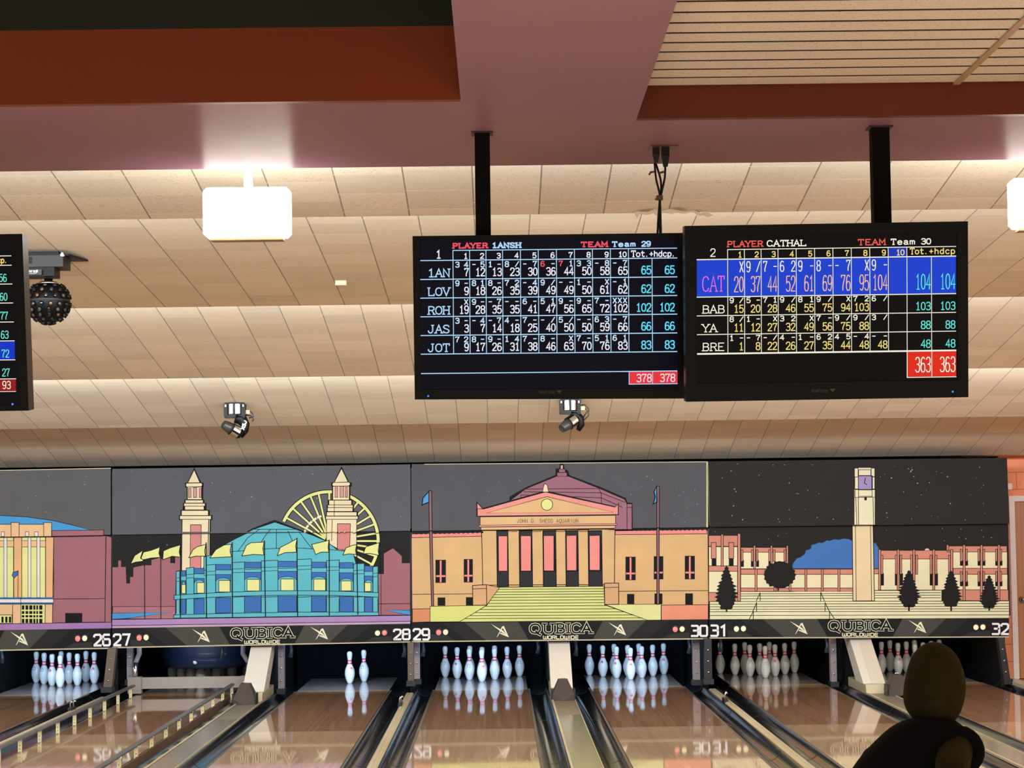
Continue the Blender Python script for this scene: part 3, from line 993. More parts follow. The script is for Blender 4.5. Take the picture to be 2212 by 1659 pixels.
for a, lab in ((25, 'black kickback wall left of the rack at the left edge'), (27, 'black kickback wall left of the two standing pins'), (29, 'black kickback wall behind the upright white cover box'), (31, 'black kickback wall between the two unlit racks')):
    kick((LANE[a] + LANE[a + 1]) / 2, .22, lab)
kick(LANE[32] + HW + .29, .06, 'black kickback wall at the far right end of the lanes')

# posts that carry the masking panels
def post(px0, px1, y0, y1, Y, m, lab, lean=0.0):
    a, b = P(px0, y1, Y), P(px1, y0, Y)
    z0, z1 = min(a.z, b.z), max(a.z, b.z)
    xa, xb = a.x, b.x
    mb = MB()
    mb.hexa([Vector(v) for v in ((xa, Y, z0), (xb, Y, z0), (xb, Y + .12, z0), (xa, Y + .12, z0), (xa + lean, Y, z1), (xb + lean, Y, z1), (xb + lean, Y + .12, z1), (xa + lean, Y + .12, z1))], m)
    mb.box((xa - .015, Y - .04, z0 - .01), (xb + .015, Y + .14, z0 + .05), M['black'])
    for k in range(3):
        z = z0 + (z1 - z0) * (.25 + .25 * k)
        mb.lathe([(.0, .004), (.010, .004), (.010, -.004)], M['steel'], ((xa + xb) / 2 + lean * (z - z0) / (z1 - z0), Y - .002, z), 10, axis=Matrix.Rotation(math.pi / 2, 3, 'X'))
    tag(mb.build('support_post'), lab, 'support post', 'posts under the mural panels')
post(222, 240, 1400, 1494, 23.62, M['post_brown'], 'leaning brown post at the right of the rack at the left edge', .055)
post(881, 893, 1388, 1480, 23.72, M['post_brown'], 'brown post under the seam between the signs 28 and 29')
post(895, 906, 1388, 1476, 24.25, M['post_lilac'], 'grey post just right of the brown one, left of the middle lit rack')
post(1498, 1511, 1382, 1478, 24.15, M['post_lilac'], 'grey post right of the middle lit rack')
post(1523, 1537, 1380, 1476, 23.7, M['black'], 'black post under the seam between the signs 30 and 31')
post(601, 613, 1390, 1497, 24.2, M['post_lilac'], 'grey post right of the sloping white cover box')
post(274, 286, 1400, 1478, 24.37, M['post_lilac'], 'grey post left of the dark pinsetter bowl')
post(1796, 1806, 1378, 1482, 24.3, M['post_lilac'], 'grey post left of the sloping white cover box by the unlit pins')
post(2170, 2181, 1378, 1476, 23.8, M['black'], 'slanting black post under the right end of the sign 32', -.06)
mb = MB()
a, b = P(2163, 1380, 23.95), P(2166, 1478, 23.95)
mb.box((a.x, 23.95, b.z), (b.x, 23.99, a.z), M['post_cream'])
tag(mb.build('edge_trim'), 'thin pale upright strip left of the slanting black post', 'edge strip')

# the pinsetter over the bumper lane: bowl and sweep
c27 = LANE[27]
pc = P(440, 1446, 24.75)
t = thing('pinsetter', 'dark navy rounded pinsetter bowl lowered over the pins of the bumper lane', 'pinsetter', (pc.x, 25.45, pc.z))
mb = MB()
bx = pc.x
mb.lathe([(.515, .01), (.535, .0), (.555, .03), (.58, .10), (.59, .20), (.595, .52), (.55, .56), (.0, .57)], mat('navy_enamel', (34, 44, 70), rough=.3, coat=.3), (bx, 25.38, pc.z), 48)
mb.build('bowl', t)
mb = MB()
q = P(421, 1431, 24.80)
mb.lathe([(.022, 0), (.024, .008), (.012, .012), (.0, .012)], M['frame_white'], (q.x, 24.825, q.z), 20, axis=Matrix.Rotation(math.pi / 2, 3, 'X'))
mb.build('badge', t)
t = thing('sweep_bar', 'pale grey sweep bar lying low across the bumper lane in front of its pins', 'sweep bar', (c27, 24.3, .05))
a, b = P(285, 1465, 24.22), P(538, 1485, 24.22)
mb = MB()
mb.box((a.x, 24.22, b.z), (b.x, 24.28, a.z + .005), M['grey_metal'])
mb.build('bar', t)
for px in (291, 535):
    mb = MB()
    e = P(px, 1475, 24.2)
    mb.box((e.x - .075, 24.17, b.z - .05), (e.x + .075, 24.30, a.z + .012), M['grey_metal'])
    mb.build('end_bracket', t)
    mb = MB()
    s = 1 if px < 400 else -1
    e0, e1, e2, e3 = P(px + 1, 1462, 24.3), P(px + 2, 1432, 24.35), P(px + s * 10, 1412, 24.4), P(px + s * 9, 1385, 24.4)
    mb.tube([e0, e1, e2, e3], [.028, .028, .03, .03], M['post_lilac'], 12)
    mb.tube([e0 + Vector((.0, -.02, .0)), e1 + Vector((.0, -.02, 0))], .03, M['steel'], 12)
    mb.build('arm', t)

# bumper rails of lane 27
for s, lab in ((-1, 'long grey bumper rail on pale brackets along the left gutter of the bumper lane'), (1, 'long grey bumper rail on pale brackets along the right gutter of the bumper lane')):
    x = c27 + s * (HW + .03)
    ye = 24.0
    t = thing('bumper_rail', lab, 'bumper rail', (x, 16, 0), 'bumper rails')
    mb = MB()
    z0 = .104
    pr = [(x - .022, z0), (x - .024, z0 + .014), (x - .016, z0 + .024), (x + .016, z0 + .024), (x + .024, z0 + .014), (x + .022, z0), (x - .022, z0)]
    mb.strip(pr, 7.6, ye, M['rail'])
    mb.poly([(p[0], 7.6, p[1]) for p in pr[:-1]], M['rail'])
    mb.poly([(p[0], ye, p[1]) for p in pr[:-1]], M['rail'])
    mb.build('rail', t)
    if s > 0:
        mb = MB()
        mb.box((x + .055, 7.6, -.03), (x + .07, 23.2, .045), mat('side_board', (96, 74, 56), rough=.5, var=.15))
        mb.build('side_board', t)
    y = 9.0
    while y < 23.9:
        mb = MB()
        bx0 = x + (.015 if s > 0 else .0)
        mb.box((bx0 - .016, y - .012, -.055), (bx0 + .016, y + .012, .094), M['post_cream'])
        for zz in (.02, .05):
            mb.lathe([(0, .003), (.004, .003), (.004, 0)], M['black'], (bx0, y - .012, zz), 8, axis=Matrix.Rotation(math.pi / 2, 3, 'X'))
        for dx in (-.016, .016):
            mb.tube([(bx0 + dx, y, .08), (bx0 + dx, y, .115)], .003, M['steel'], 6)
        mb.build('bracket', t)
        y += .78

# ------------------------------------------------------------------ the four mural panels and their signs
BLK = (34, 32, 30); INK = (22, 20, 20)
YUP, YLO, YSG = 23.86, 23.90, 23.87
YEL = (232, 230, 146); CRM = (240, 220, 176); MAU = (164, 106, 112); TEAL = (98, 186, 194); BLU = (62, 112, 178); TAN = (224, 180, 124)
PNK = (242, 146, 134); SKYB = (76, 154, 206); PUR = (176, 140, 184); SAL = (214, 142, 118); CR2 = (240, 228, 182)
def backing(Y, x0, y0, x1, y1, m, th=.03):
    mb = MB()
    a, b = P(x0, y1, Y), P(x1, y0, Y)
    mb.box((a.x, Y + .0006, a.z), (b.x, Y + th, b.z), m)
    return mb
def stars(p, x0, y0, x1, y1, n, c, r):
    for i in range(n):
        s = r * random.uniform(.6, 1.5)
        p.disc(random.uniform(x0, x1), random.uniform(y0, y1), s, c, 1, n=8)

UNIT = [  # name of the place for labels, sign corner pixels: left x, right x, top left y, top right y, bottom left, bottom right
    ('stadium', -407, 239, 1368, 1357.5, 1413.5, 1401.6, '25', '26', ((240, 130, 124), CR2), ((240, 130, 124), CR2)),
    ('pier', 242, 886.5, 1357, 1347.5, 1400.4, 1387.7, '27', '28', ((240, 130, 124), CR2), (CR2, (240, 130, 124))),
    ('temple', 889.5, 1529, 1346, 1339, 1387.4, 1381, '29', '30', ((240, 130, 124), CR2), ((240, 130, 124), CR2)),
    ('clock', 1532, 2179.5, 1338, 1335, 1379.6, 1377, '31', '32', (CR2, CR2), (CR2, CR2))]
ULAB = {'stadium': 'mural panel with a tan and mauve stadium under a blue roof, at the left edge',
        'pier': 'lane masking panel painted with twin cream towers, teal domed hall and yellow wheel',
        'temple': 'lane masking panel painted with a columned temple front, pale yellow steps and blue flags',
        'clock': 'lane masking panel painted with a tall cream clock tower, black trees and starry night sky'}
SKYC = {'stadium': (96, 94, 92), 'pier': (94, 93, 96), 'temple': (88, 87, 90), 'clock': (44, 40, 37)}

def sign(u, root):
    nm, x0, x1, tl, tr, bl, br, n0, n1, d0, d1 = u
    def fn(px, py):
        S = (px - 95) / 2015.0
        yt = 1125 - 22 * S
        T = (py - yt) / (130 + 4 * S)
        x = x0 + (x1 - x0) * S
        y = (tl + (tr - tl) * S) * (1 - T) + (bl + (br - bl) * S) * T
        return P(x, y, YSG)
    mb = MB()
    a, b = P(x0, max(bl, br) - 1, YSG), P(x1, min(tl, tr) + 1, YSG)
    p = Paint(mb, 0, 0, 1, fn, (0, -1, 0), paintmat)
    def Yt(x): return 1125 - 22 * (x - 95) / 2015.0
    def Yb(x): return Yt(x) + 130 + 4 * (x - 95) / 2015.0
    p.poly([(95, Yt(95)), (2110, Yt(2110)), (2110, Yb(2110)), (95, Yb(95))], (30, 28, 28), 0)
    ft = [fn(95, Yt(95)), fn(2110, Yt(2110)), fn(2110, Yb(2110)), fn(95, Yb(95))]
    bk = [v + Vector((0, .05, 0)) for v in ft]
    mb.hexa([v + Vector((0, .0008, 0)) for v in (ft[3], ft[2])] + [bk[2], bk[3]] + [v + Vector((0, .0008, 0)) for v in (ft[0], ft[1])] + [bk[1], bk[0]], M['black'])
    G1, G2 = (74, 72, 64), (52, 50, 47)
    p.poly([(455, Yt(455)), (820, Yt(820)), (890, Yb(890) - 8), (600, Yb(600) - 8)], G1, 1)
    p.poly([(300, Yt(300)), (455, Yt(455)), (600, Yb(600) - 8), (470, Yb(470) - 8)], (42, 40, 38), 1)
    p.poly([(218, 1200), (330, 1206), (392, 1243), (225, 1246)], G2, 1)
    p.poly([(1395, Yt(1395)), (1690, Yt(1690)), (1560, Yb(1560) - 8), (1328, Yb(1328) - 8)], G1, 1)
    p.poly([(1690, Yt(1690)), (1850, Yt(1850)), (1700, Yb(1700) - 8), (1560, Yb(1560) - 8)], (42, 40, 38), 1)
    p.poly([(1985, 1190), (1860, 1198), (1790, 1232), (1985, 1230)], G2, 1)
    p.poly([(95, Yb(95) - 8), (2110, Yb(2110) - 8), (2110, Yb(2110)), (95, Yb(95))], (206, 192, 150), 1)
    o = mb.build('lane_sign', root)
    def piece(name, draw):
        m2 = MB()
        draw(Paint(m2, 0, 0, 1, fn, (0, -1, 0), paintmat))
        return sub(m2, name, o)
    W, LC = (250, 248, 244), (246, 238, 200)
    piece('lane_number', lambda q: q.text(n0, 106, 1236, 48, 70, 14, W, 3, gap=.26, font=SQ))
    piece('lane_number', lambda q: q.text(n1, 2106, 1214, 48, 70, 14, W, 3, gap=.26, font=SQ, right=True))
    def star(q, dx, dy):
        q.poly([(635 + dx, 1132 + dy), (716 + dx, 1176 + dy), (754 + dx, 1219 + dy), (700 + dx, 1182 + dy)], LC, 2)
        q.poly([(672 + dx, 1223 + dy), (710 + dx, 1148 + dy), (721 + dx, 1146 + dy), (682 + dx, 1212 + dy)], LC, 2.5)
        q.poly([(709 + dx, 1150 + dy), (722 + dx, 1144 + dy), (756 + dx, 1222 + dy), (744 + dx, 1210 + dy)], LC, 3)
        q.poly([(700 + dx, 1190 + dy), (740 + dx, 1206 + dy), (756 + dx, 1222 + dy), (694 + dx, 1197 + dy)], LC, 3.5)
    piece('star_mark', lambda q: star(q, 0, 0))
    piece('star_mark', lambda q: star(q, 798, -12))
    def logo(q):
        xs = [(893, 84, 'Q'), (988, 76, 'U'), (1074, 66, 'B'), (1147, 26, 'I'), (1179, 72, 'C'), (1248, 74, 'A')]
        for wd, c, lv in ((19, LC, 2), (11.5, (30, 28, 28), 3)):
            for x, w, ch in xs:
                y = 1194 - (x - 893) * .008
                hh = 62
                for pl in GL[ch]:
                    q.line([(x + 6 + a * (w - 12), y - b * hh) for a, b in pl], wd, c, lv)
                if ch in 'UBIA':
                    ends = {'U': ((.08, 1), (.92, 1)), 'B': ((.12, 0), (.12, 1)), 'I': ((.5, 0), (.5, 1)), 'A': ((0, 0), (1, 0))}[ch]
                    for a, b in ends:
                        hw = 15
                        ex = x + 6 + a * (w - 12)
                        q.line([(ex - hw, y - b * hh), (ex + hw, y - b * hh)], wd * .8, c, lv + .3)
        q.text('WORLDWIDE', 990, 1233, 21.5, 21, 5.2, LC, 2, gap=.29, font=SQ)
    piece('logo_lettering', logo)
    for (x, y), c in zip(((278, 1189), (325, 1187), (1888, 1169), (1935, 1167)), d0 + d1):
        m2 = MB()
        q = Paint(m2, 0, 0, 1, fn, (0, -1, 0), lambda cc: mat('signal_%d' % int(cc[1]), cc, rough=.3, emit=.35) if cc != (18, 17, 17) else mat('signal_hood', (58, 52, 46), rough=.4))
        q.poly([(x - 20, y - 2), (x - 16, y - 18), (x + 2, y - 26), (x + 18, y - 18), (x + 20, y - 2), (x + 10, y - 10), (x - 10, y - 10)], (18, 17, 17), 2)
        q.disc(x, y, 17, c, 3, ry=18)
        c0 = fn(x, y)
        m2.lathe([(.0, .012), (.019, .010), (.024, .0), (.024, -.01)], mat('signal_%d' % int(c[1]), c), c0 + Vector((0, -.003, 0)), 20, axis=Matrix.Rotation(math.pi / 2, 3, 'X'))
        sub(m2, 'signal_lamp', o)

def unit(i):
    u = UNIT[i]
    root = thing('lane_mask', ULAB[u[0]], 'mural panel', ((P(u[1], 1350, YLO).x + P(u[2], 1350, YLO).x) / 2, YLO, P(900, 1385, YLO).z), 'lane masking panels')
    sign(u, root)
    return root

# --- stadium panel
R = unit(0)
def stadium(p, up):
    if up:
        p.poly([(-330, 518), (0, 527), (230, 540), (450, 570), (620, 610), (770, 650), (640, 657), (440, 657), (440, 680), (-330, 680)], SKYB, 2, 5)
        p.poly([(-330, 603), (95, 603), (95, 588), (163, 588), (163, 603), (373, 603), (373, 588), (440, 588), (440, 706), (-330, 715)], (238, 192, 138), 3, 5)
        for x in (95, 163, 373): p.line([(x, 590), (x, 706)], 5, INK, 4)
        for a, b in ((12, 38), (218, 245), (295, 325)): p.rect(a, 666, b, 706, (236, 226, 216), 4, 4)
        p.poly([(442, 657), (885, 650), (885, 697), (442, 705)], MAU, 3, 5)
    else:
        p.rect(-330, 708, 458, 1448, (238, 194, 142), 1)
        for a, b in ((-330, -205), (-130, 115), (187, 388)):
            p.rect(a, 712, b, 742, YEL, 2, 4); p.rect(a, 796, b, 1228, YEL, 2, 4)
        for a, b in ((118, 186), (390, 458)): p.rect(a, 710, b, 1228, (238, 182, 126), 2, 5)
        for a, b in ((33, 60), (240, 264), (315, 341), (-80, -56)): p.rect(a, 708, b, 1228, (236, 226, 216), 3, 4)
        p.poly([(104, 1040), (112, 1012), (157, 1000), (154, 1030), (120, 1062)], BLU, 4, 5)
        p.line([(155, 1000), (153, 1225)], 5, INK, 4)
        p.rect(-330, 1226, 458, 1240, BLU, 3); p.rect(-330, 1240, 456, 1272, (238, 230, 226), 3, 4); p.rect(-330, 1273, 456, 1285, BLU, 3, 4)
        p.line([(178, 1228), (178, 1446)], 5, INK, 4); p.line([(108, 1290), (108, 1446)], 5, INK, 3); p.line([(386, 1285), (384, 1446)], 5, INK, 3)
        p.rect(181, 1285, 382, 1446, YEL, 3)
        for a, b in ((186, 208), (218, 241), (250, 277), (285, 302), (310, 325), (335, 362)):
            for c, d in ((1294, 1331), (1343, 1367), (1378, 1397), (1409, 1445)): p.rect(a, c, b, d, INK, 4)
        p.rect(-330, 1376, 102, 1448, YEL, 2, 5)
        for x in (-60, -30, 12, 45, 76): p.rect(x, 1391, x + 19, 1442, INK, 3)
        p.poly([(458, 708), (903, 700), (895, 1436), (447, 1445)], MAU, 2, 5)
        p.poly([(905, 700), (952, 712), (950, 1440), (896, 1438)], MAU, 2, 5)
        p.line([(458, 1240), (896, 1237)], 5, INK, 3)
        p.rect(557, 1360, 702, 1441, INK, 3)
        p.poly([(-330, 1451), (0, 1449), (950, 1437), (950, 1490), (0, 1506), (-330, 1510)], (170, 126, 176), 3)
        p.line([(-330, 1455), (0, 1452), (950, 1438)], 5, INK, 4)
for nm, Y, up in (('upper_panel', YUP, 1), ('lower_panel', YLO, 0)):
    mb = backing(Y, -407, 1017 if up else 1160, 239, 1159 if up else 1362, M['black'])
    p = Paint(mb, 0, 980, .25316, lambda x, y, Y=Y: P(x, y, Y), (0, -1, 0), paintmat)
    if up:
        p.poly([(-1607, 160), (0, 147), (945, 124), (945, 692), (-1607, 720)], SKYC['stadium'], 0)
        stars(p, -600, 170, 930, 500, 14, (160, 158, 152), 4)
        p.line([(-1607, 157), (0, 143), (945, 124)], 6, (222, 208, 170), 2)
    else:
        p.poly([(-1607, 700), (950, 700), (950, 1490), (-1607, 1520)], BLK, 0)
    stadium(p, up)
    p.flip = -660
    stadium(p, up)
    p.flip = None
    mb.build(nm, R)

# --- pier panel
R = unit(1)
def seg(pts, f=1.0):
    return pts
mbU = backing(YUP, 242, 1012, 886.5, 1150, M['black'])
mbL = backing(YLO, 242, 1146, 886.5, 1350, M['black'])
pU = Paint(mbU, 360, 990, .25316, lambda x, y: P(x, y, YUP), (0, -1, 0), paintmat)
pL = Paint(mbL, 360, 990, .25316, lambda x, y: P(x, y, YLO), (0, -1, 0), paintmat)
pU.poly([(-464, 90), (2078, 52), (2078, 618), (-464, 652)], SKYC['pier'], 0)
stars(pU, -430, 110, 2050, 560, 22, (158, 156, 152), 4)
pL.poly([(-464, 645), (2078, 612), (2078, 1412), (-464, 1452)], BLK, 0)
stars(pL, -430, 680, 100, 760, 5, (120, 118, 114), 5)
def cut(pts, y, above):
    """part of a polygon above or below the joint of the two panels"""
    out = []
    n = len(pts)
    for i in range(n):
        a, b = pts[i], pts[(i + 1) % n]
        ia = (a[1] <= y) == above
        ib = (b[1] <= y) == above
        if ia: out.append(a)
        if ia != ib:
            t = (y - a[1]) / (b[1] - a[1])
            out.append((a[0] + (b[0] - a[0]) * t, y))
    return out
SPL = 628
def both(pts, c, lv, ink=0):
    for p, ab in ((pU, True), (pL, False)):
        q = cut(pts, SPL, ab)
        if len(q) > 2:
            p.poly(q, c, lv)
    if ink: bline(list(pts) + [pts[0]], ink, INK, lv + .5)
def bline(pts, w, c, lv):
    for p, ab in ((pU, True), (pL, False)):
        cur = []
        for i in range(len(pts) - 1):
            a, b = pts[i], pts[i + 1]
            ia, ib = (a[1] <= SPL) == ab, (b[1] <= SPL) == ab
            if not ia and not ib:
                if len(cur) > 1: p.line(cur, w, c, lv)
                cur = []
                continue
            if ia and ib:
                cur = (cur or [a]) + [b]
            else:
                t = (SPL - a[1]) / (b[1] - a[1])
                m = (a[0] + (b[0] - a[0]) * t, SPL)
                if ia:
                    cur = (cur or [a]) + [m]
                    p.line(cur, w, c, lv); cur = []
                else:
                    cur = [m, b]
        if len(cur) > 1: p.line(cur, w, c, lv)
def c1(pts): return [(x - 1422, y - 39.5) for x, y in pts]
pL.poly(c1([(957, 967), (1007, 967), (1007, 910), (1035, 910), (1035, 965), (1075, 965), (1080, 1105), (1108, 1105), (1108, 1050), (1135, 1050), (1137, 970), (1230, 950), (1290, 950), (1290, 905), (1370, 885), (1380, 900), (1455, 880), (1455, 932), (1493, 932), (1493, 880), (1545, 880), (1545, 1408), (957, 1412)]), MAU, 1, 4)
pL.poly(c1([(962, 1305), (1500, 1303), (1500, 1408), (962, 1410)]), (176, 116, 122), 2, 4)
pL.poly(c1([(957, 1362), (1465, 1354), (1080, 1406), (957, 1413)]), SKYB, 3, 4)
pL.poly([(1805, 985), (1852, 985), (1852, 812), (1932, 765), (2008, 835), (2008, 893), (2078, 893), (2078, 1338), (1805, 1338)], MAU, 1, 4)
pL.line([(1805, 1243), (2078, 1240)], 5, INK, 2); pL.line([(1830, 985), (1830, 1335)], 5, INK, 2)
pL.poly([(1865, 1295), (2078, 1297), (2078, 1338), (2045, 1334)], SKYB, 2, 4)
pL.poly([(-464, 1374), (2078, 1338), (2078, 1392), (-464, 1428)], PUR, 3)
pL.poly([(-464, 1428), (2078, 1392), (2078, 1412), (-464, 1452)], (204, 166, 190), 3)
pL.line([(-464, 1376), (2078, 1340)], 5, INK, 4); pL.line([(-464, 1428), (2078, 1391)], 5, INK, 4)
# wheel
wc, wr = (1385, 706), 420
ring = [(wc[0] + wr * math.cos(math.radians(a)), wc[1] - wr * math.sin(math.radians(a))) for a in range(-32, 160, 4)]
bline(ring, 40, INK, 1.5)
bline(ring, 25, YEL, 2.5)
for x, y in ((1030, 512), (1090, 440), (1155, 382), (1235, 342), (1300, 320), (1388, 305), (1625, 385), (1675, 440), (1728, 500), (1765, 566), (1790, 640), (1788, 706), (1770, 830), (1735, 896), (1695, 752)):
    d = Vector((x - wc[0], y - wc[1])).normalized()
    a = (wc[0] + d.x * 40, wc[1] + d.y * 40)
    bline([a, (x + d.x * 10, y + d.y * 10)], 26, INK, 1.2)
    bline([a, (x + d.x * 10, y + d.y * 10)], 15, YEL, 2.0)
for a in range(108, 168, 12):
    q = [(wc[0] + 222 * math.cos(math.radians(b)), wc[1] - 222 * math.sin(math.radians(b))) for b in (a, a + 4, a + 8)]
    bline(q, 18, CR2, 2.8)
# towers
def tower(dx, T):
    for pts in T['back']: both([(x, y) for x, y in pts], INK, 3)
    for pts, c in T['front']: both(pts, c, 4, 5)
    for pts in T['lines']: bline(pts, 5, INK, 5)
def rr(x0, y0, x1, y1): return [(x0, y0), (x1, y0), (x1, y1), (x0, y1)]
WN = (214, 150, 142)
T1 = {'back': [[(168, 225), (235, 78), (302, 222)], rr(158, 208, 316, 248), rr(172, 240, 312, 356), rr(150, 352, 322, 384), rr(138, 382, 340, 444), rr(118, 440, 368, 492), rr(104, 486, 392, 526), rr(128, 515, 378, 700)],
      'front': [([(180, 210), (235, 97), (284, 208)], CRM), (rr(178, 245, 300, 352), CRM), ([(162, 228), (170, 212), (296, 210), (306, 226), (296, 242), (172, 245)], CRM),
                (rr(160, 356, 311, 382), CRM), (rr(147, 384, 328, 408), CRM), (rr(155, 408, 318, 440), CRM), (rr(127, 445, 355, 488), CRM), (rr(112, 490, 380, 521), CRM),
                ([(133, 521), (370, 521), (366, 835), (300, 960), (128, 965)], CRM)],
      'lines': [[(358, 522), (352, 830)], [(360, 522), (354, 830)]]}
T2 = {'back': [[(1418, 222), (1492, 68), (1562, 215)], rr(1404, 205, 1580, 242), rr(1410, 235, 1568, 360), rr(1378, 354, 1588, 402), rr(1366, 396, 1600, 456), rr(1358, 452, 1634, 524)],
      'front': [([(1430, 206), (1492, 87), (1548, 202)], CRM), (rr(1418, 238, 1558, 356), CRM), ([(1412, 222), (1422, 206), (1556, 203), (1568, 218), (1556, 236), (1420, 240)], CRM),
                (rr(1385, 358, 1578, 398), CRM), (rr(1375, 398, 1590, 420), CRM), (rr(1372, 420, 1588, 454), CRM), (rr(1365, 458, 1622, 492), CRM), (rr(1358, 494, 1632, 521), CRM),
                ([(1365, 521), (1622, 521), (1620, 785), (1362, 785)], CRM)],
      'lines': [[(1413, 522), (1408, 705)], [(1430, 360), (1430, 490)]]}
tower(0, T1); tower(0, T2)
for pts in (rr(187, 256, 208, 335), rr(228, 251, 257, 334), rr(278, 257, 297, 335), rr(1437, 248, 1460, 333), rr(1478, 239, 1512, 333), rr(1525, 246, 1543, 333)):
    both(pts, WN, 5, 4)
both([(204, 567), (295, 567), (292, 960), (200, 965)], (216, 138, 130), 5, 5)
both([(1458, 558), (1568, 558), (1562, 778), (1456, 778)], (216, 138, 130), 5, 5)
# dome and hall
both([(480, 745), (730, 598), (922, 525), (1110, 598), (1260, 655), (1470, 775)], INK, 5.8)
both([(495, 735), (740, 606), (925, 545), (1100, 605), (1245, 657), (1365, 708), (1452, 778), (1440, 795), (620, 800), (365, 850)], TEAL, 6.2, 5)
for q in ([(740, 606), (1100, 606)], [(690, 632), (1170, 630)], [(790, 607), (690, 680), (608, 795)], [(885, 607), (850, 650), (803, 720), (800, 790)], [(937, 607), (937, 768)], [(1035, 620), (1070, 700), (1095, 770)], [(1130, 625), (1200, 720), (1240, 770)], [(700, 632), (580, 690), (495, 738)]):
    bline(q, 5, INK, 7)
pL.poly([(318, 842), (420, 815), (555, 797), (830, 772), (1115, 765), (1400, 780), (1588, 795), (1616, 900), (1616, 1000), (316, 1000)], TEAL, 7.5, 5)
pL.poly([(82, 964), (110, 958), (130, 962), (1690, 918), (1765, 920), (1790, 918), (1803, 935), (1808, 1338), (60, 1364), (62, 1335), (76, 1330)], TEAL, 8, 5)
BAYS = [(128, 163, 957, 1155), (235, 322, 938, 1152), (420, 548, 905, 1142), (665, 806, 886, 1134), (950, 1110, 878, 1131), (1237, 1360, 886, 1131), (1475, 1592, 890, 1133), (1688, 1758, 918, 1138)]
WINS = [(128, 163, 1076), (260, 322, 1060), (446, 541, 1042), (686, 792, 1033), (975, 1087, 1030), (1255, 1356, 1031), (1490, 1576, 1046), (1690, 1743, 1060)]
for (a, b, y, yb), (wa, wb, wy) in zip(BAYS, WINS):
    pL.rect(a, y, b, y + 48, BLU, 9, 4)
    pL.rect(a, y + 86, b, wy + 5, BLU, 9, 4)
    mid = (a + b) / 2
    arch = [(a, yb)] + [(mid - (b - a) / 2 * math.cos(math.radians(t)), wy + 12 - 34 * math.sin(math.radians(t))) for t in range(0, 181, 20)] + [(b, yb)]
    pL.poly(arch, TEAL, 10, 4)
    pL.rect(wa, wy, wb, yb - 2, (234, 230, 150), 11, 5)
    pL.rect(a, yb + 46, b, yb + 178, BLU, 9, 4)
for a, b, y in ((82, 112, 960), (168, 233, 930), (337, 418, 905), (558, 665, 884), (808, 950, 870), (1113, 1236, 858), (1365, 1472, 867), (1595, 1686, 896), (1760, 1803, 920)):
    pL.poly([(a, y + 6), (b, y), (b, 1180), (a, 1185)], TEAL, 9, 5)
    pL.line([(a, y + 62), (b, y + 57)], 4, INK, 10); pL.line([(a, y + 92), (b, y + 88)], 4, INK, 10)
    pL.line([(a, 1195), (a, 1325)], 5, INK, 9.5); pL.line([(b, 1195), (b, 1325)], 5, INK, 9.5)
belt = [(64, 1168), (320, 1152), (560, 1140), (840, 1132), (1110, 1129), (1390, 1132), (1640, 1139), (1808, 1147)]
pL.poly(belt + [(x, y + 38) for x, y in belt[::-1]], TEAL, 11.5, 5)
base = [(60, 1336), (320, 1328), (560, 1322), (1110, 1312), (1808, 1312)]
pL.poly(base + [(1808, 1340), (60, 1364)], TEAL, 11.5, 5)
def pole(x, y0, x2, y1): pL.line([(x, y0), (x2, y1)], 9, INK, 12.5)
for q in ((120, 738, 119, 1362), (338, 720, 341, 1360), (560, 717, 562, 1358), (834, 703, 844, 1350), (1112, 680, 1118, 1345), (1387, 697, 1388, 1340), (1622, 735, 1632, 1335), (1816, 722, 1826, 985)): pole(*q)
for q in c1([(1234, 950), (1236, 1405)]), c1([(1372, 885), (1373, 1405)]): pL.line(q, 6, INK, 12.5)
FL = [c1([(1115, 940), (1150, 870), (1220, 825), (1200, 890), (1222, 905), (1220, 918), (1160, 925)]), c1([(1203, 895), (1225, 840), (1290, 825), (1365, 797), (1357, 850), (1368, 885), (1290, 890), (1225, 905)]), c1([(1390, 905), (1395, 830), (1450, 805), (1540, 778), (1530, 840), (1540, 883), (1470, 875)]),
      [(190, 848), (225, 780), (260, 755), (335, 735), (325, 790), (331, 835), (250, 835)], [(370, 850), (420, 780), (490, 740), (552, 735), (541, 790), (554, 840), (480, 843)], [(643, 833), (680, 745), (720, 720), (832, 715), (821, 770), (830, 825), (740, 820)], [(945, 830), (970, 760), (1040, 725), (1113, 685), (1101, 750), (1108, 800), (1010, 805)], [(1272, 820), (1238, 735), (1300, 720), (1385, 700), (1378, 760), (1384, 800), (1320, 800)], [(1505, 825), (1530, 765), (1580, 745), (1622, 735), (1612, 785), (1618, 820), (1555, 815)], [(1677, 815), (1700, 755), (1750, 740), (1815, 720), (1805, 790), (1812, 828), (1740, 812)]]
for f in FL: pL.poly(f, YEL, 13, 6)
mbU.build('upper_panel', R)
mbL.build('lower_panel', R)

# --- temple panel
R = unit(2)
mbU = backing(YUP, 889.5, 1003, 1526, 1145, M['black'])
mbL = backing(YLO, 889.5, 1142, 1529, 1342, M['black'])
p = Paint(mbU, 860, 990, .31646, lambda x, y: P(x, y, YUP), (0, -1, 0), paintmat)
p.poly([(93, 40), (2105, 22), (2105, 470), (93, 496)], SKYC['temple'], 0)
p.poly([(2104, 22), (2116, 22), (2116, 470), (2104, 470)], (222, 212, 150), 1)
p.line([(180, 41), (2105, 24)], 5, (214, 200, 150), 1)
stars(p, 110, 70, 2080, 440, 22, (150, 148, 146), 3)
DM = (160, 108, 120)
p.poly([(760, 298), (760, 262), (868, 200), (1075, 113), (1075, 70), (1100, 70), (1103, 38), (1130, 38), (1135, 70), (1160, 85), (1170, 115), (1380, 195), (1555, 272), (1565, 302), (1600, 305), (1602, 486), (1440, 486)], INK, 1)
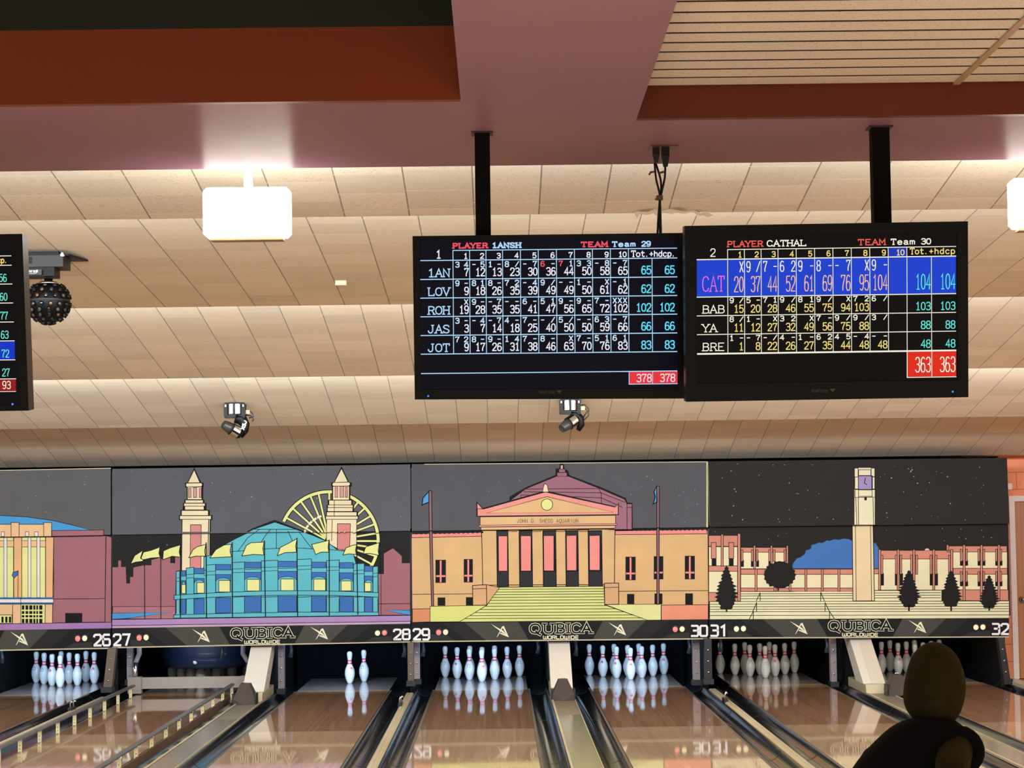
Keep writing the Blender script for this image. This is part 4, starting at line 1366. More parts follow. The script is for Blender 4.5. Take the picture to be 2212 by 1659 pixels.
p.poly([(770, 287), (872, 210), (1080, 125), (1160, 124), (1370, 206), (1545, 282), (1560, 312), (1594, 313), (1594, 484), (1478, 484), (1300, 300)], DM, 2)
p.rect(1085, 97, 1152, 123, DM, 2, 3); p.rect(1098, 74, 1141, 96, DM, 2, 3); p.rect(1110, 48, 1124, 73, (216, 170, 160), 2)
for q in ([(872, 210), (1370, 206)], [(860, 228), (1385, 236)], [(838, 250), (1385, 270)], [(1370, 206), (1385, 236), (1388, 312)], [(1385, 236), (1548, 300)], [(1388, 270), (1530, 335)], [(1562, 312), (1562, 484)], [(1562, 335), (1594, 335)], [(838, 250), (838, 290)]): p.line(q, 4, INK, 3)
p.poly([(534, 398), (534, 292), (578, 340), (1000, 222), (1015, 222), (1490, 330), (1506, 300), (1506, 388)], INK, 3.5)
p.poly([(541, 395), (541, 344), (586, 346), (1005, 230), (1480, 333), (1502, 312), (1502, 384)], (238, 152, 138), 4, 4)
p.poly([(541, 308), (572, 342), (541, 344)], (238, 152, 138), 4)
p.poly([(985, 230), (995, 182), (1005, 172), (1017, 182), (1028, 230)], CRM, 5, 4)
p.poly([(602, 374), (1015, 262), (1468, 368)], (226, 182, 126), 5, 4)
p.disc(1016, 316, 39, (228, 230, 142), 6, ink=4)
p.poly([(560, 400), (1484, 389), (1484, 446), (560, 458)], (226, 184, 130), 4, 4)
p.poly([(552, 457), (1492, 445), (1492, 456), (552, 469)], (238, 152, 138), 5, 3)
p.poly([(565, 470), (1482, 458), (1482, 478), (565, 490)], (226, 184, 130), 5, 4)
p.text('JOHN G. SHEDD AQUARIUM', 812, 440, 14.6, 25, 2.7, (60, 46, 32), 6, gap=.31, serif=0)
POLE = (150, 102, 108)
p.poly([(210, 222), (228, 222), (232, 492), (214, 494)], POLE, 6, 5)
p.poly([(1765, 190), (1783, 190), (1782, 472), (1766, 473)], POLE, 6, 5)
p.poly([(163, 320), (170, 270), (210, 226), (211, 300), (178, 312)], SKYB, 6, 7)
p.poly([(1740, 312), (1756, 262), (1745, 230), (1765, 192), (1767, 300)], SKYB, 6, 7)
p = Paint(mbL, 860, 990, .31646, lambda x, y: P(x, y, YLO), (0, -1, 0), paintmat)
p.poly([(93, 492), (2115, 470), (2115, 1103), (93, 1122)], BLK, 0)
p.poly([(93, 520), (572, 514), (1480, 500), (2112, 495), (2117, 1000), (97, 1030)], TAN, 1)
p.poly([(92, 516), (570, 505), (570, 532), (92, 542)], PNK, 2, 4)
p.poly([(1482, 495), (2108, 485), (2108, 516), (1482, 521)], PNK, 2, 4)
for x in range(118, 570, 32): p.rect(x, 508 - (x - 92) * .02, x + 15, 520 - (x - 92) * .02, INK, 3)
for x in range(1500, 2105, 30): p.rect(x, 482 - (x - 1482) * .01, x + 14, 497 - (x - 1482) * .01, INK, 3)
p.poly([(570, 492), (1480, 482), (1476, 862), (578, 866)], (224, 182, 126), 3, 5)
for (a, b), (c, d), yt in zip(((670, 752), (823, 916), (985, 1078), (1140, 1230), (1294, 1392)), ((686, 744), (838, 905), (995, 1061), (1151, 1216), (1307, 1375)), (532, 531, 530, 528, 526)):
    p.poly([(a, 492), (b, 490), (b + 5, 876), (a + 4, 878)], INK, 4)
    p.poly([(a + 8, 500), (b - 8, 498), (b - 4, 528), (a + 8, 530)], (52, 50, 50), 5)
    p.poly([(c, yt), (d, yt), (d, yt + 236), (c + 2, yt + 236)], PNK, 5)
    p.poly([(a + 10, 775), (b, 773), (b, 872), (a + 12, 874)], (48, 46, 46), 5)
for x in (750, 912, 1074, 1230): p.poly([(x, 488), (x + 72, 487), (x + 60, 500), (x + 8, 500)], (196, 140, 90), 5, 3)
for x0, x1, y0, y1 in ((255, 326, 693, 850), (448, 510, 688, 847), (1552, 1621, 672, 832), (1745, 1810, 668, 826), (1957, 2025, 666, 826)):
    m_ = (x0 + x1) / 2
    p.rect(x0, y0, x1, y1, INK, 3)
    p.rect(m_ - 6, y0 + 5, m_ + 6, y1 - 4, PNK, 4); p.rect(x0 + 4, y1 - 52, x1 - 3, y1 - 40, PNK, 4.5)
for x0, x1, y0, y1 in ((270, 322, 950, 1006), (463, 510, 948, 1004), (1563, 1612, 926, 995), (1750, 1804, 923, 995), (1960, 2012, 922, 998)): p.rect(x0, y0, x1, y1, INK, 3)
p.line([(97, 929), (508, 925)], 4, INK, 3); p.line([(1505, 908), (2115, 903)], 4, INK, 3)
p.poly([(97, 1029), (218, 1027), (218, 1116), (97, 1121)], (226, 146, 102), 3, 4)
p.poly([(1797, 1002), (2117, 999), (2117, 1101), (1797, 1104)], (238, 152, 118), 3, 4)
p.poly([(218, 1010), (606, 1004), (420, 1115), (218, 1117)], (224, 224, 128), 4, 4)
p.poly([(1418, 999), (1795, 995), (1795, 1104), (1700, 1105)], (230, 228, 152), 4, 4)
p.poly([(690, 880), (1405, 873), (1410, 1000), (1700, 1105), (418, 1117), (606, 1003)], (224, 224, 138), 5, 5)
def xl_(y): return 690 - 84 * (y - 880) / 123 if y < 1003 else 606 - 188 * (y - 1003) / 114
def xr_(y): return 1407 if y < 1000 else 1410 + 290 * (y - 1000) / 105
for y in (893, 911, 929, 948, 968, 988, 1008, 1030, 1051, 1072, 1092): p.line([(xl_(y), y + 2), (xr_(y), y - 3)], 4, INK, 6)
PY = (222, 172, 122)
p.poly([(508, 868), (603, 863), (605, 1002), (510, 1004)], PY, 6, 5); p.line([(508, 892), (603, 888)], 4, INK, 7)
p.poly([(603, 863), (692, 882), (606, 1001)], PY, 6, 4)
p.poly([(1408, 853), (1505, 852), (1506, 996), (1410, 998)], PY, 6, 5); p.line([(1408, 882), (1505, 880)], 4, INK, 7)
p.poly([(214, 492), (232, 492), (243, 1008), (228, 1009)], POLE, 7, 5)
p.poly([(1765, 473), (1782, 472), (1782, 996), (1766, 997)], POLE, 7, 5)
mbU.build('upper_panel', R)
mbL.build('lower_panel', R)

# --- clock tower panel
R = unit(3)
mbU = backing(YUP - .03, 1532, 998, 2174, 1135, M['black'])
mbL = backing(YLO, 1531, 1134, 2178, 1338, M['black'])
p = Paint(mbU, 1510, 970, .31736, lambda x, y: P(x, y, YUP - .03), (0, -1, 0), paintmat)
p.poly([(66, 84), (2096, 60), (2112, 508), (74, 530)], SKYC['clock'], 0)
stars(p, 90, 100, 1030, 500, 26, (170, 164, 150), 3.2); stars(p, 1220, 90, 2080, 490, 34, (170, 164, 150), 3.2)
C3 = (240, 230, 190)
p.rect(1058, 128, 1196, 515, C3, 1)
p.rect(1085, 182, 1180, 275, (168, 148, 192), 2, 4)
for x0, y0, x1, y1 in ((1058, 130, 1083, 190), (1172, 130, 1196, 188), (1086, 141, 1170, 180), (1060, 190, 1084, 272), (1176, 190, 1196, 272), (1062, 276, 1086, 330), (1178, 276, 1198, 328), (1086, 278, 1178, 322)):
    p.rect(x0, y0, x1, y1, C3, 1.5, 4)
p.line([(1132, 196), (1126, 232), (1142, 242)], 5, INK, 3)
p.rect(1125, 326, 1142, 349, INK, 3)
for q in ([(1066, 332), (1074, 515)], [(1084, 332), (1086, 515)], [(1184, 332), (1188, 515)], [(1086, 330), (1180, 328)]): p.line(q, 4, INK, 3)
mbU.build('upper_panel', R)
p = Paint(mbL, 1510, 970, .31736, lambda x, y: P(x, y, YLO), (0, -1, 0), paintmat)
p.poly([(66, 520), (2104, 500), (2110, 1152), (72, 1160)], (38, 34, 31), 0)
stars(p, 90, 560, 600, 640, 5, (140, 134, 120), 3); stars(p, 1250, 540, 2080, 640, 10, (150, 144, 130), 3)
tree = [(630, 812), (640, 780), (665, 745), (688, 738), (720, 715), (728, 690), (760, 680), (768, 652), (790, 648), (815, 636), (840, 640), (870, 622), (890, 625), (920, 614), (950, 618), (985, 610), (1020, 613), (1043, 626), (1220, 640), (1190, 640), (1205, 645), (1222, 675), (1226, 812)]
p.poly(tree, (70, 120, 182), 1)
def blk(x0, y0, x1, y1, c, lv=2, ink=4): p.rect(x0, y0, x1, y1, c, lv, ink)
STP = (240, 233, 184)
# left wing
blk(66, 588, 268, 662, SAL); blk(66, 665, 262, 795, CR2); blk(66, 795, 264, 832, SAL); blk(66, 832, 262, 976, CR2); blk(66, 976, 264, 1038, SAL)
for x in (88, 205): blk(x, 740, x + 28, 792, INK, 3)
for x in (83, 203): blk(x, 636, x + 33, 745, SAL, 4)
blk(150, 580, 165, 797, SAL, 4); blk(263, 575, 282, 1036, SAL, 5)
blk(284, 670, 592, 702, SAL); blk(284, 702, 600, 815, CR2)
for x in (287, 355, 390, 474): blk(x, 758, x + 16, 800, INK, 3)
for x in (286, 356, 388, 474, 505, 578): blk(x, 686, x + 13, 765, SAL, 4)
for x in (371, 486, 594): blk(x, 657, x + 13, 815, SAL, 5)
blk(284, 817, 1046, 853, SAL); blk(284, 853, 1046, 946, CR2); blk(284, 946, 1046, 970, SAL)
for x in (381, 510, 612, 720, 832, 945): blk(x, 817, x + 14, 968, SAL, 4)
# right wings
blk(1190, 816, 1224, 850, SAL); blk(1190, 850, 1224, 962, CR2)
blk(1232, 690, 1712, 748, SAL); blk(1232, 748, 1712, 960, CR2)
p.poly([(1535, 690), (1540, 680), (1552, 675), (1564, 680), (1570, 690)], (236, 190, 176), 3)
for x in (1238, 1335, 1368, 1440, 1572, 1606): blk(x, 848, x + 18, 927, INK, 3)
for x in (1238, 1336, 1367, 1440, 1475, 1572, 1606, 1698): blk(x, 722, x + 13, 852, SAL, 4)
for x in (1222, 1348, 1455, 1590, 1712): blk(x, 684, x + 15, 960, SAL, 5)
blk(1690, 660, 2096, 700, SAL, 1.5); blk(1728, 700, 2098, 812, CR2, 2); blk(1730, 812, 2098, 852, SAL, 2); blk(1730, 852, 2100, 958, CR2, 2); blk(1740, 958, 2106, 1032, SAL, 2)
for x in (1778, 1814, 1898, 1932, 2018, 2048):
    blk(x, 760, x + 15, 792, INK, 3); blk(x, 900, x + 15, 932, INK, 3)
    blk(x, 682, x + 12, 765, SAL, 4); blk(x, 834, x + 12, 905, SAL, 4)
for x in (1684, 1797, 1915, 2033): blk(x, 652, x + 15, 1032 if x > 1700 else 690, SAL, 5)
# steps
p.poly([(284, 970), (1048, 970), (1193, 960), (1650, 960), (1650, 1034), (2109, 1031), (2109, 1152), (74, 1160), (74, 1040), (284, 1036)], STP, 2.5)
for y, xa, xb in ((985, 284, 1046), (1000, 284, 1046), (1018, 284, 1046), (1037, 74, 2108), (1055, 74, 2108), (1073, 74, 2108), (1090, 74, 2108), (1107, 74, 2108), (1132, 74, 2108)):
    p.line([(xa, y + 1), (xb, y - 3)], 4, INK, 3.2)
for y in (963, 980, 996, 1014): p.line([(1193, y), (1645, y - 2)], 4, INK, 3.2)
for q in ([(416, 978), (390, 1033)], [(392, 1045), (366, 1105)], [(370, 1105), (342, 1156)], [(416, 978), (416, 1033)], [(392, 1045), (392, 1105)], [(370, 1105), (370, 1156)], [(828, 975), (853, 1033)], [(858, 1045), (886, 1105)], [(888, 1105), (920, 1154)], [(828, 975), (828, 1033)], [(858, 1045), (858, 1105)], [(888, 1105), (888, 1154)]): p.line(q, 5, INK, 4)
p.poly([(1043, 517), (1184, 517), (1194, 1033), (1047, 1034)], (240, 216, 166), 6, 5)
p.line([(1064, 518), (1070, 1033)], 4, INK, 7); p.line([(1167, 518), (1174, 1033)], 4, INK, 7)
def conifer(xc, y0, y1, hw, trunk):
    L, Rr = [], []
    n = 12
    for i in range(n + 1):
        t = i / n
        w = hw * min(1.0, (t * 1.55) ** .8) * (1.0 if t < .8 else (1 - (t - .8) * 2.2))
        j = random.uniform(.86, 1.16)
        y = y0 + (y1 - y0) * t
        L += [(xc - w * j, y), (xc - w * j * .74, y + 9)]
        Rr += [(xc + w * random.uniform(.88, 1.16), y), (xc + w * .74, y + 9)]
    p.poly(L + Rr[::-1], (30, 27, 25), 8)
    p.rect(xc - 5, y1 - 5, xc + 6, trunk, (30, 27, 25), 8)
conifer(187, 786, 1082, 76, 1110); conifer(1428, 815, 1068, 76, 1102); conifer(1715, 818, 1064, 72, 1102); conifer(1974, 850, 1074, 66, 1100)
rt = []
for i in range(40):
    a = 2 * math.pi * i / 40
    k = 1 + .09 * (-1 if i % 2 else 1) * random.random()
    rt.append((548 + 106 * k * math.cos(a), min(944, 856 + 92 * k * math.sin(a))))
p.poly(rt, (30, 27, 25), 8)
p.rect(533, 940, 544, 966, (30, 27, 25), 8.5)
mbL.build('lower_panel', R)

# black machines behind the panels, with the arms that hang into view under the signs
ARMS = {0: [(3, 1408, 1432)], 1: [(478, 1391, 1424), (545, 1393, 1440), (627, 1390, 1420), (872, 1388, 1420)], 2: [(913, 1388, 1418), (1161, 1385, 1412), (1243, 1385, 1417), (1488, 1382, 1412)], 3: [(1556, 1382, 1408), (1785, 1380, 1410)]}
for i, u in enumerate(UNIT):
    x0, x1 = P(u[1], 1200, 24.0).x + .02, P(u[2], 1200, 24.0).x - .02
    t = thing('pinsetting_machine', 'black machine behind the ' + {'stadium': 'stadium', 'pier': 'twin-tower', 'temple': 'columned temple', 'clock': 'clock tower'}[u[0]] + ' mural panel, seen only as dark arms under it', 'machine', ((x0 + x1) / 2, 25.4, 1.0), 'pinsetting machines')
    mb = MB()
    mb.box((x0, 24.05, 1.0), (x1, 26.5, 2.42), M['matte_black'])
    mb.build('machine_housing', t)
    for px, py0, py1 in ARMS[i]:
        a, b = P(px, py0, 24.2), P(px, py1, 24.2)
        mb = MB()
        mb.tube([Vector((a.x, 24.2, 1.02)), a, (a + b) / 2 + Vector((.012, 0, 0)), b], [.016, .016, .02, .026], mat('arm_steel', (70, 84, 104), rough=.35, metal=.6), 10)
        mb.build('arm', t)

# ------------------------------------------------------------------ scoreboards hung from the soffit
TILT = math.radians(6.0)
NT_ = Vector((0, -math.cos(TILT), -math.sin(TILT)))
M['bezel'] = mat('bezel_black', (5, 5, 6), rough=0.4, spec=.2)
BLUEW, WHT, CYA, REDT, CRW = (178, 222, 255), (238, 240, 255), (96, 226, 250), (244, 84, 100), (250, 246, 226)
def monitor(label, corners, Y, disp, view, bg_, pole, led, brand):
    c = [sum(q[i] for q in corners) / 4 for i in (0, 1)]
    ctr = P(c[0], c[1], Y)
    fn = lambda x, y: PP(x, y, ctr, NT_)
    A = [fn(*q) for q in corners]            # top left, top right, bottom right, bottom left
    t = thing('scoreboard', label, 'screen', ctr - NT_ * .0, 'overhead scoreboards')
    x0, y0, k = view
    q = [(x0 + x * k, y0 + y * k) for x, y in disp]
    D = [fn(*w) for w in q]
    mb = MB()
    back = [a - NT_ * .085 for a in A]
    # frame around the display, display face set back a little
    for i in range(4):
        j = (i + 1) % 4
        mb.poly([A[i], A[j], D[j], D[i]], M['bezel'])
        mb.poly([D[i], D[j], D[j] - NT_ * .012, D[i] - NT_ * .012], M['bezel'])
        mb.poly([A[i], back[i], back[j], A[j]], M['bezel'])
    mb.poly(back, M['bezel'])
    mb.build('housing', t)
    mb = MB()
    fd = lambda x, y: PP(x, y, ctr - NT_ * .006, NT_)
    p = Paint(mb, x0, y0, k, fd, NT_, glowmat, step=.0003)
    p.poly(disp, bg_, 0)
    yield p
    mb.build('display', t)
    m2 = MB()
    l = fn(*led)
    m2.lathe([(.0, .003), (.003, .003), (.004, 0)], glowmat((90, 150, 255)), l, 8, axis=Matrix.Rotation(math.pi / 2, 3, 'X'))
    m2.build('power_light', t)
    if brand:
        m2 = MB()
        p2 = Paint(m2, x0, y0, k, fn, NT_, lambda cc: mat('brand_print_%d' % cc[0], cc, rough=.5), step=.0005)
        bx, by = brand
        p2.text('AccuVision', bx, by, 9.5, 26, 3.2, (70, 68, 66), 1, gap=.3)
        p2.poly([(bx + 135, by - 24), (bx + 178, by - 26), (bx + 158, by)], (92, 70, 68), 1)
        m2.build('maker_mark', t)
    if pole:
        pxa, pxb, pyt, pyb = pole
        a = soff((pxa + pxb) / 2, pyt)
        b = PP((pxa + pxb) / 2, pyb + 60, ctr - NT_ * .12, NT_)
        w = (pxb - pxa) / FPX * a.y
        xm = a.x
        m2 = MB()
        m2.box((xm - w / 2, a.y - w / 2, b.z - .3), (xm + w / 2, a.y + w / 2, SZ), M['matte_black'])
        m2.build('mounting_pole', t)
        m2 = MB()
        m2.box((xm - w / 2 - .012, a.y - w / 2 - .012, SZ - .006), (xm + w / 2 + .012, a.y + w / 2 + .012, SZ + .002), mat('flange', (70, 44, 42), rough=.5))
        m2.build('ceiling_flange', t)
        m2 = MB()
        m2.bar((xm, a.y, ctr.z), ctr - NT_ * .08 + Vector((xm - ctr.x, 0, 0)), .12, .12, M['matte_black'])
        m2.build('wall_bracket', t)

# middle-left scoreboard
g = monitor('wide black scoreboard with five player rows and a blue-white grid, middle of the three', [(891, 510), (1479, 503), (1481, 861), (896, 863)], 7.8, [(95, 140), (2118, 128), (2122, 1300), (108, 1312)], (880, 480, .27577), (4, 4, 20), (1025, 1058, 287, 508), (925, 855.5), (1032, 1342))
p = next(g)
p.skew = lambda x, y: y - .0105 * (x - 105)
XS = [359, 489, 617, 747, 887, 1027, 1169, 1310, 1451, 1592, 1733, 1918, 2112]
p.line([(357, 224), (2110, 224)], 7, BLUEW, 2)
for y in (301, 449, 595, 741, 888, 1034, 1186): p.line([(103, y), (2112, y)], 7.5, BLUEW, 2)
for i, x in enumerate(XS[:-1]):
    if i < 11: p.line([(x - 2, 224 if i < 11 else 301), (x + 3, 1034)], 6, BLUEW, 3)
    else: p.line([(x - 2, 301), (x + 2, 1034)], 6, BLUEW, 3)
p.rect(1737, 1190, 2116, 1284, (236, 54, 62), 2)
p.line([(1737, 1186), (1737, 1286), (2116, 1286)], 6, BLUEW, 3); p.line([(1921, 1190), (1921, 1284)], 5, BLUEW, 3)
p.text('PLAYER', 356, 206, 37, 36, 11, REDT, 3, gap=.26, serif=.22)
p.text('1ANSH', 664, 206, 37, 36, 11, BLUEW, 3, gap=.26, serif=.22)
p.text('TEAM', 1362, 206, 42, 36, 11, REDT, 3, gap=.28, serif=.22)
p.text('Team', 1606, 206, 36, 36, 10, BLUEW, 3, gap=.32, serif=.22)
p.text('29', 1836, 206, 31, 36, 10, BLUEW, 3, gap=.2)
p.text('1', 226, 283, 38, 58, 9, WHT, 3, serif=.2)
for i in range(10): p.text(str(i + 1), XS[i + 1] - 18, 288, 27, 38, 8, WHT, 3, gap=.2, right=True)
p.text('Tot.', 1754, 288, 33, 46, 8, WHT, 3, gap=.12, serif=.2); p.text('+hdcp.', 1896, 288, 30, 44, 8, WHT, 3, gap=.18)
ROWS = [('1AN', ['3 4', '- 5', '1 -', '8 /', '- 7', '6 -', '7 1', '3 3', '- 8', '- 7'], [7, 12, 13, 23, 30, 36, 44, 50, 58, 65], '65'),
        ('LOV', ['9 -', '8 1', '8 -', '7 2', '- 4', '9 /', '- -', '1 -', '  X', '- 1'], [9, 18, 26, 35, 39, 49, 49, 50, 61, 62], '62'),
        ('ROH', ['  X', '9 -', '- 7', '- -', '6 -', '5 1', '9 -', '9 -', '7 -', 'XXX'], [19, 28, 35, 35, 41, 47, 56, 65, 72, 102], '102'),
        ('JAS', ['3 -', '- 4', '- 7', '4 -', '7 -', '- /', '5 /', '- -', '6 3', '- 7'], [3, 7, 14, 18, 25, 40, 50, 50, 59, 66], '66'),
        ('JOT', ['7 2', '8 -', '9 -', '1 4', '7 -', '8 -', '  X', '7 -', '5 1', '6 1'], [9, 17, 26, 31, 38, 46, 63, 70, 76, 83], '83')]
for r, (nm, th, tot, fin) in enumerate(ROWS):
    y = 301 + 146.6 * r
    p.text(nm, 162, y + 128, 50, 60, 9, BLUEW, 3, gap=.18, serif=.2)
    for i in range(10):
        a, b = XS[i], XS[i + 1]
        for s, ch in enumerate(th[i]):
            if ch == ' ': continue
            xx = (a + 18, (a + b) / 2 - 13, b - 43)[s]
            p.text(ch, xx, y + 54, 29, 39, 8, REDT if (r == 0 and i in (5, 6) and s == 0) else (206, 232, 255), 3)
        p.text(str(tot[i]), b - 10, y + 124, 31, 58, 8.5, WHT, 3, gap=.25, right=True)
    p.text(fin, 1908, y + 122, 33, 60, 9, CYA, 3, gap=.22, right=True)
    p.text(fin, 2092, y + 122, 33, 60, 9, CYA, 3, gap=.22, right=True)
for x in (1912, 2096): p.text('378', x, 1268, 33, 58, 8, (250, 226, 236), 3, gap=.24, right=True)
next(g, None)

# right-hand scoreboard
g = monitor('wide black scoreboard with one bright blue score row, farthest right of the three', [(1479, 488), (2091, 478), (2092, 858), (1482, 868)], 7.5, [(116, 172), (2068, 142), (2070, 1250), (126, 1275)], (1470, 460, .28933), (4, 4, 6), (1880, 1918, 275, 482), (2058, 846), (978, 1338))
p = next(g)
p.skew = lambda x, y: y - .0140 * (x - 122)
XS = [352, 477, 602, 728, 864, 1001, 1138, 1275, 1413, 1551, 1690, 1873, 2056]
YW = (250, 226, 130)
p.rect(122, 352, 2056, 626, (28, 66, 208), 1)
p.rect(1555, 262 + 18, 1686, 346, (24, 56, 190), 1)
p.line([(350, 277), (2056, 277)], 6, CRW, 2)
for y, w in ((349, 8), (629, 7), (769, 6), (909, 6), (1053, 12)): p.line([(122, y), (2056, y)], w, CRW, 2)
for i, x in enumerate(XS[:-1]):
    p.line([(x - 1, 277 if i < 11 else 349), (x, 346)], 5, CRW, 3)
    p.line([(x, 356), (x + 1, 622)], 5, CRW, 3); p.line([(x + 1, 634), (x + 2, 1050)], 5, CRW, 3)
p.rect(1694, 1060, 2058, 1246, (226, 44, 30), 2)
p.line([(1692, 1056), (1692, 1250), (2058, 1250)], 6, CRW, 3); p.line([(1876, 1062), (1876, 1244)], 5, CRW, 3)
p.text('PLAYER', 350, 256, 37, 40, 8, (244, 96, 78), 3, gap=.22, serif=.2)
p.text('CATHAL', 646, 256, 41, 42, 8, CRW, 3, gap=.22, serif=.2)
p.text('TEAM', 1326, 256, 42, 40, 8, (244, 96, 78), 3, gap=.26, serif=.2)
p.text('Team', 1572, 256, 36, 40, 8, CRW, 3, gap=.3, serif=.2); p.text('30', 1798, 256, 32, 40, 8, CRW, 3, gap=.2)
p.text('2', 224, 326, 36, 56, 7, CRW, 3)
for i in range(10): p.text(str(i + 1), XS[i + 1] - 20, 335, 26, 38, 7, YW, 3, gap=.2, right=True)
p.text('Tot.', 1714, 330, 31, 44, 7, YW, 3, gap=.16, serif=.2); p.text('+hdcp', 1856, 330, 31, 42, 7, YW, 3, gap=.3)
ROWS = [('CAT', ['  X', '9 /', '7 -', '6 2', '9 -', '8 -', '- 7', '  X', '9 -', '   '], [20, 37, 44, 52, 61, 69, 76, 95, 104, ''], '104'),
        ('BAB', ['9 /', '5 -', '7 1', '9 /', '8 1', '9 /', '  X', '7 2', '6 /', '   '], [15, 20, 28, 46, 55, 75, 94, 103, '', ''], '103'),
        ('YA', ['8 /', '1 -', '  X', '3 2', '  X', '7 -', '9 /', '9 /', '3 /', '   '], [11, 12, 27, 32, 49, 56, 75, 88, '', ''], '88'),
        ('BRE', ['1 -', '- 7', '- /', '4 -', '1 -', '6 2', '4 5', '- 4', '- -', '   '], [1, 8, 22, 26, 27, 35, 44, 48, 48, ''], '48')]
for r, (nm, th, tot, fin) in enumerate(ROWS):
    big = r == 0
    y = 349 if big else 629 + 140.5 * (r - 1)
    p.text(nm, 164, y + (238 if big else 120), 48, 112 if big else 56, 7, (244, 116, 232) if big else CRW, 3, gap=.2, serif=.2)
    for i in range(10):
        a, b = XS[i], XS[i + 1]
        for s, ch in enumerate(th[i]):
            if ch == ' ': continue
            xx = (a + 16, (a + b) / 2 - 13, b - 36)[s]
            p.text(ch, xx, y + (96 if big else 46), 28, 76 if big else 36, 7, CRW, 3)
        p.text(str(tot[i]), b - 8, y + (244 if big else 118), 30, 112 if big else 54, 7, (250, 196, 150) if big else YW, 3, gap=.25, right=True)
    for x in (1866, 2050):
        p.text(fin, x, y + (244 if big else 118), 31, 112 if big else 56, 7, (96, 236, 222), 3, gap=.25, right=True)
for x in (1866, 2050): p.text('363', x, 1210, 32, 108, 7.5, CRW, 3, gap=.25, right=True)
next(g, None)

# left-hand scoreboard, cut by the frame
g = monitor('black scoreboard at the left edge, of which only the totals column is seen', [(-575, 516), (48, 505), (62, 887), (-560, 898)], 7.25, [(-2150, 215), (120, 190), (175, 1560), (-2120, 1590)], (0, 480, .25316), (4, 4, 8), None, (27, 873), None)
p = next(g)
ys = (290, 370, 530, 692, 854, 1015, 1177, 1339)
def xe(y): return 95 + (y - 290) * .0385
def sk(x, y): return y
p.rect(-2100, 1018, 127, 1172, (22, 54, 200), 1)
p.rect(-300, 1344, 136, 1442, (150, 26, 34), 1)
for i, y in enumerate(ys): p.line([(-2100, y + 24), (xe(y), y - 3)], 7, CRW, 2)
p.line([(-2100, 1470), (136, 1444)], 5, CRW, 2)
p.text('+hdcp.', 66, 346, 26, 46, 8, YW, 3, gap=.16, right=True)
for i, tx in enumerate(('56', '60', '77', '63', '72', '27')):
    p.text(tx, 56 + i * 5.2, 506 + i * 161.5, 27, 62, 7, (110, 236, 216), 3, gap=.26, right=True)
    p.text(tx, -130 + i * 5.2, 508 + i * 161.5, 27, 62, 7, (110, 236, 216), 3, gap=.26, right=True)
p.text('93', 90, 1420, 30, 62, 7, CRW, 3, gap=.26, right=True)
for x in (-100, -320, -480, -640, -800): p.line([(x, 370), (x + 30, 1340)], 6, CRW, 3)
next(g, None)

# ------------------------------------------------------------------ power leads of the middle scoreboard
a0 = soff(1430, 318)
t = thing('power_leads', 'tied bundle of black power leads dropping from two plugs in the soffit', 'cables', a0)
mb = MB()
mb.box((soff(1402, 320).x, a0.y - .05, SZ - .004), (soff(1462, 319).x, a0.y + .05, SZ + .002), mat('outlet_plate', (112, 70, 66), rough=.4))
mb.build('outlet_plate', t)
def at(px, py, dy=0.0): return P(px, py, a0.y + dy)
for px, y1, w in ((1417, 352, 15), (1437, 360, 17)):
    s = w / FPX * a0.y
    e0, e1 = at(px, 324), at(px, y1)
    e0.z = SZ - .003
    mb = MB()
    vs = []
    for z, f in ((e0.z, 1.0), (e0.z - (e0.z - e1.z) * .45, 1.0), (e1.z, .55)):
        vs += [Vector((e0.x + i * s / 2 * f, a0.y + j * s / 2 * f, z)) for i, j in ((-1, -1), (1, -1), (1, 1), (-1, 1))]
    mb.mesh(vs, [(0, 1, 2, 3), (0, 4, 5, 1), (1, 5, 6, 2), (2, 6, 7, 3), (3, 7, 4, 0), (4, 8, 9, 5), (5, 9, 10, 6), (6, 10, 11, 7), (7, 11, 8, 4), (8, 11, 10, 9)], M['black'])
    mb.build('plug', t)
for pts in (((1414, 352), (1417, 385), (1424, 415), (1425, 432), (1422, 470), (1420, 512)), ((1417, 354), (1427, 388), (1428, 414), (1426, 432), (1427, 470), (1428, 512)), ((1437, 358), (1436, 384), (1430, 412), (1426, 432), (1425, 460), (1426, 512))):
    mb = MB()
    ps = [at(x, y) for x, y in pts]
    ps2 = []
    for i in range(len(ps) - 1):
        for j in range(4):
            tt = j / 4
            q0, q1, q2, q3 = ps[max(i - 1, 0)], ps[i], ps[i + 1], ps[min(i + 2, len(ps) - 1)]
            ps2.append(.5 * ((2 * q1) + (q2 - q0) * tt + (2 * q0 - 5 * q1 + 4 * q2 - q3) * tt ** 2 + (3 * q1 - q0 - 3 * q2 + q3) * tt ** 3))
    ps2.append(ps[-1] + Vector((0, -.03, -.02)))
    mb.tube(ps2, .0042, M['black'], 8)
    mb.build('lead', t)
mb = MB()
q = at(1425, 427)
mb.box(q + Vector((-.013, -.012, -.010)), q + Vector((.012, .012, .008)), mat('tie_tan', (150, 120, 100), rough=.6))
mb.poly([q + Vector((-.013, -.013, 0)), q + Vector((-.022, -.013, -.010)), q + Vector((-.014, -.013, -.012))], mat('tie_tan', (150, 120, 100)))
mb.build('cable_tie', t)
for x0, y0, x1, y1, x2, y2 in ((1402, 378, 1406, 372, 1413, 371), (1422, 375, 1430, 372, 1437, 371)):
    mb = MB()
    mb.tube([at(x0, y0), at(x1, y1), at(x2, y2)], [.004, .005, .004], mat('tag_mauve', (150, 112, 106), rough=.6), 6)
    mb.build('cable_tag', t)

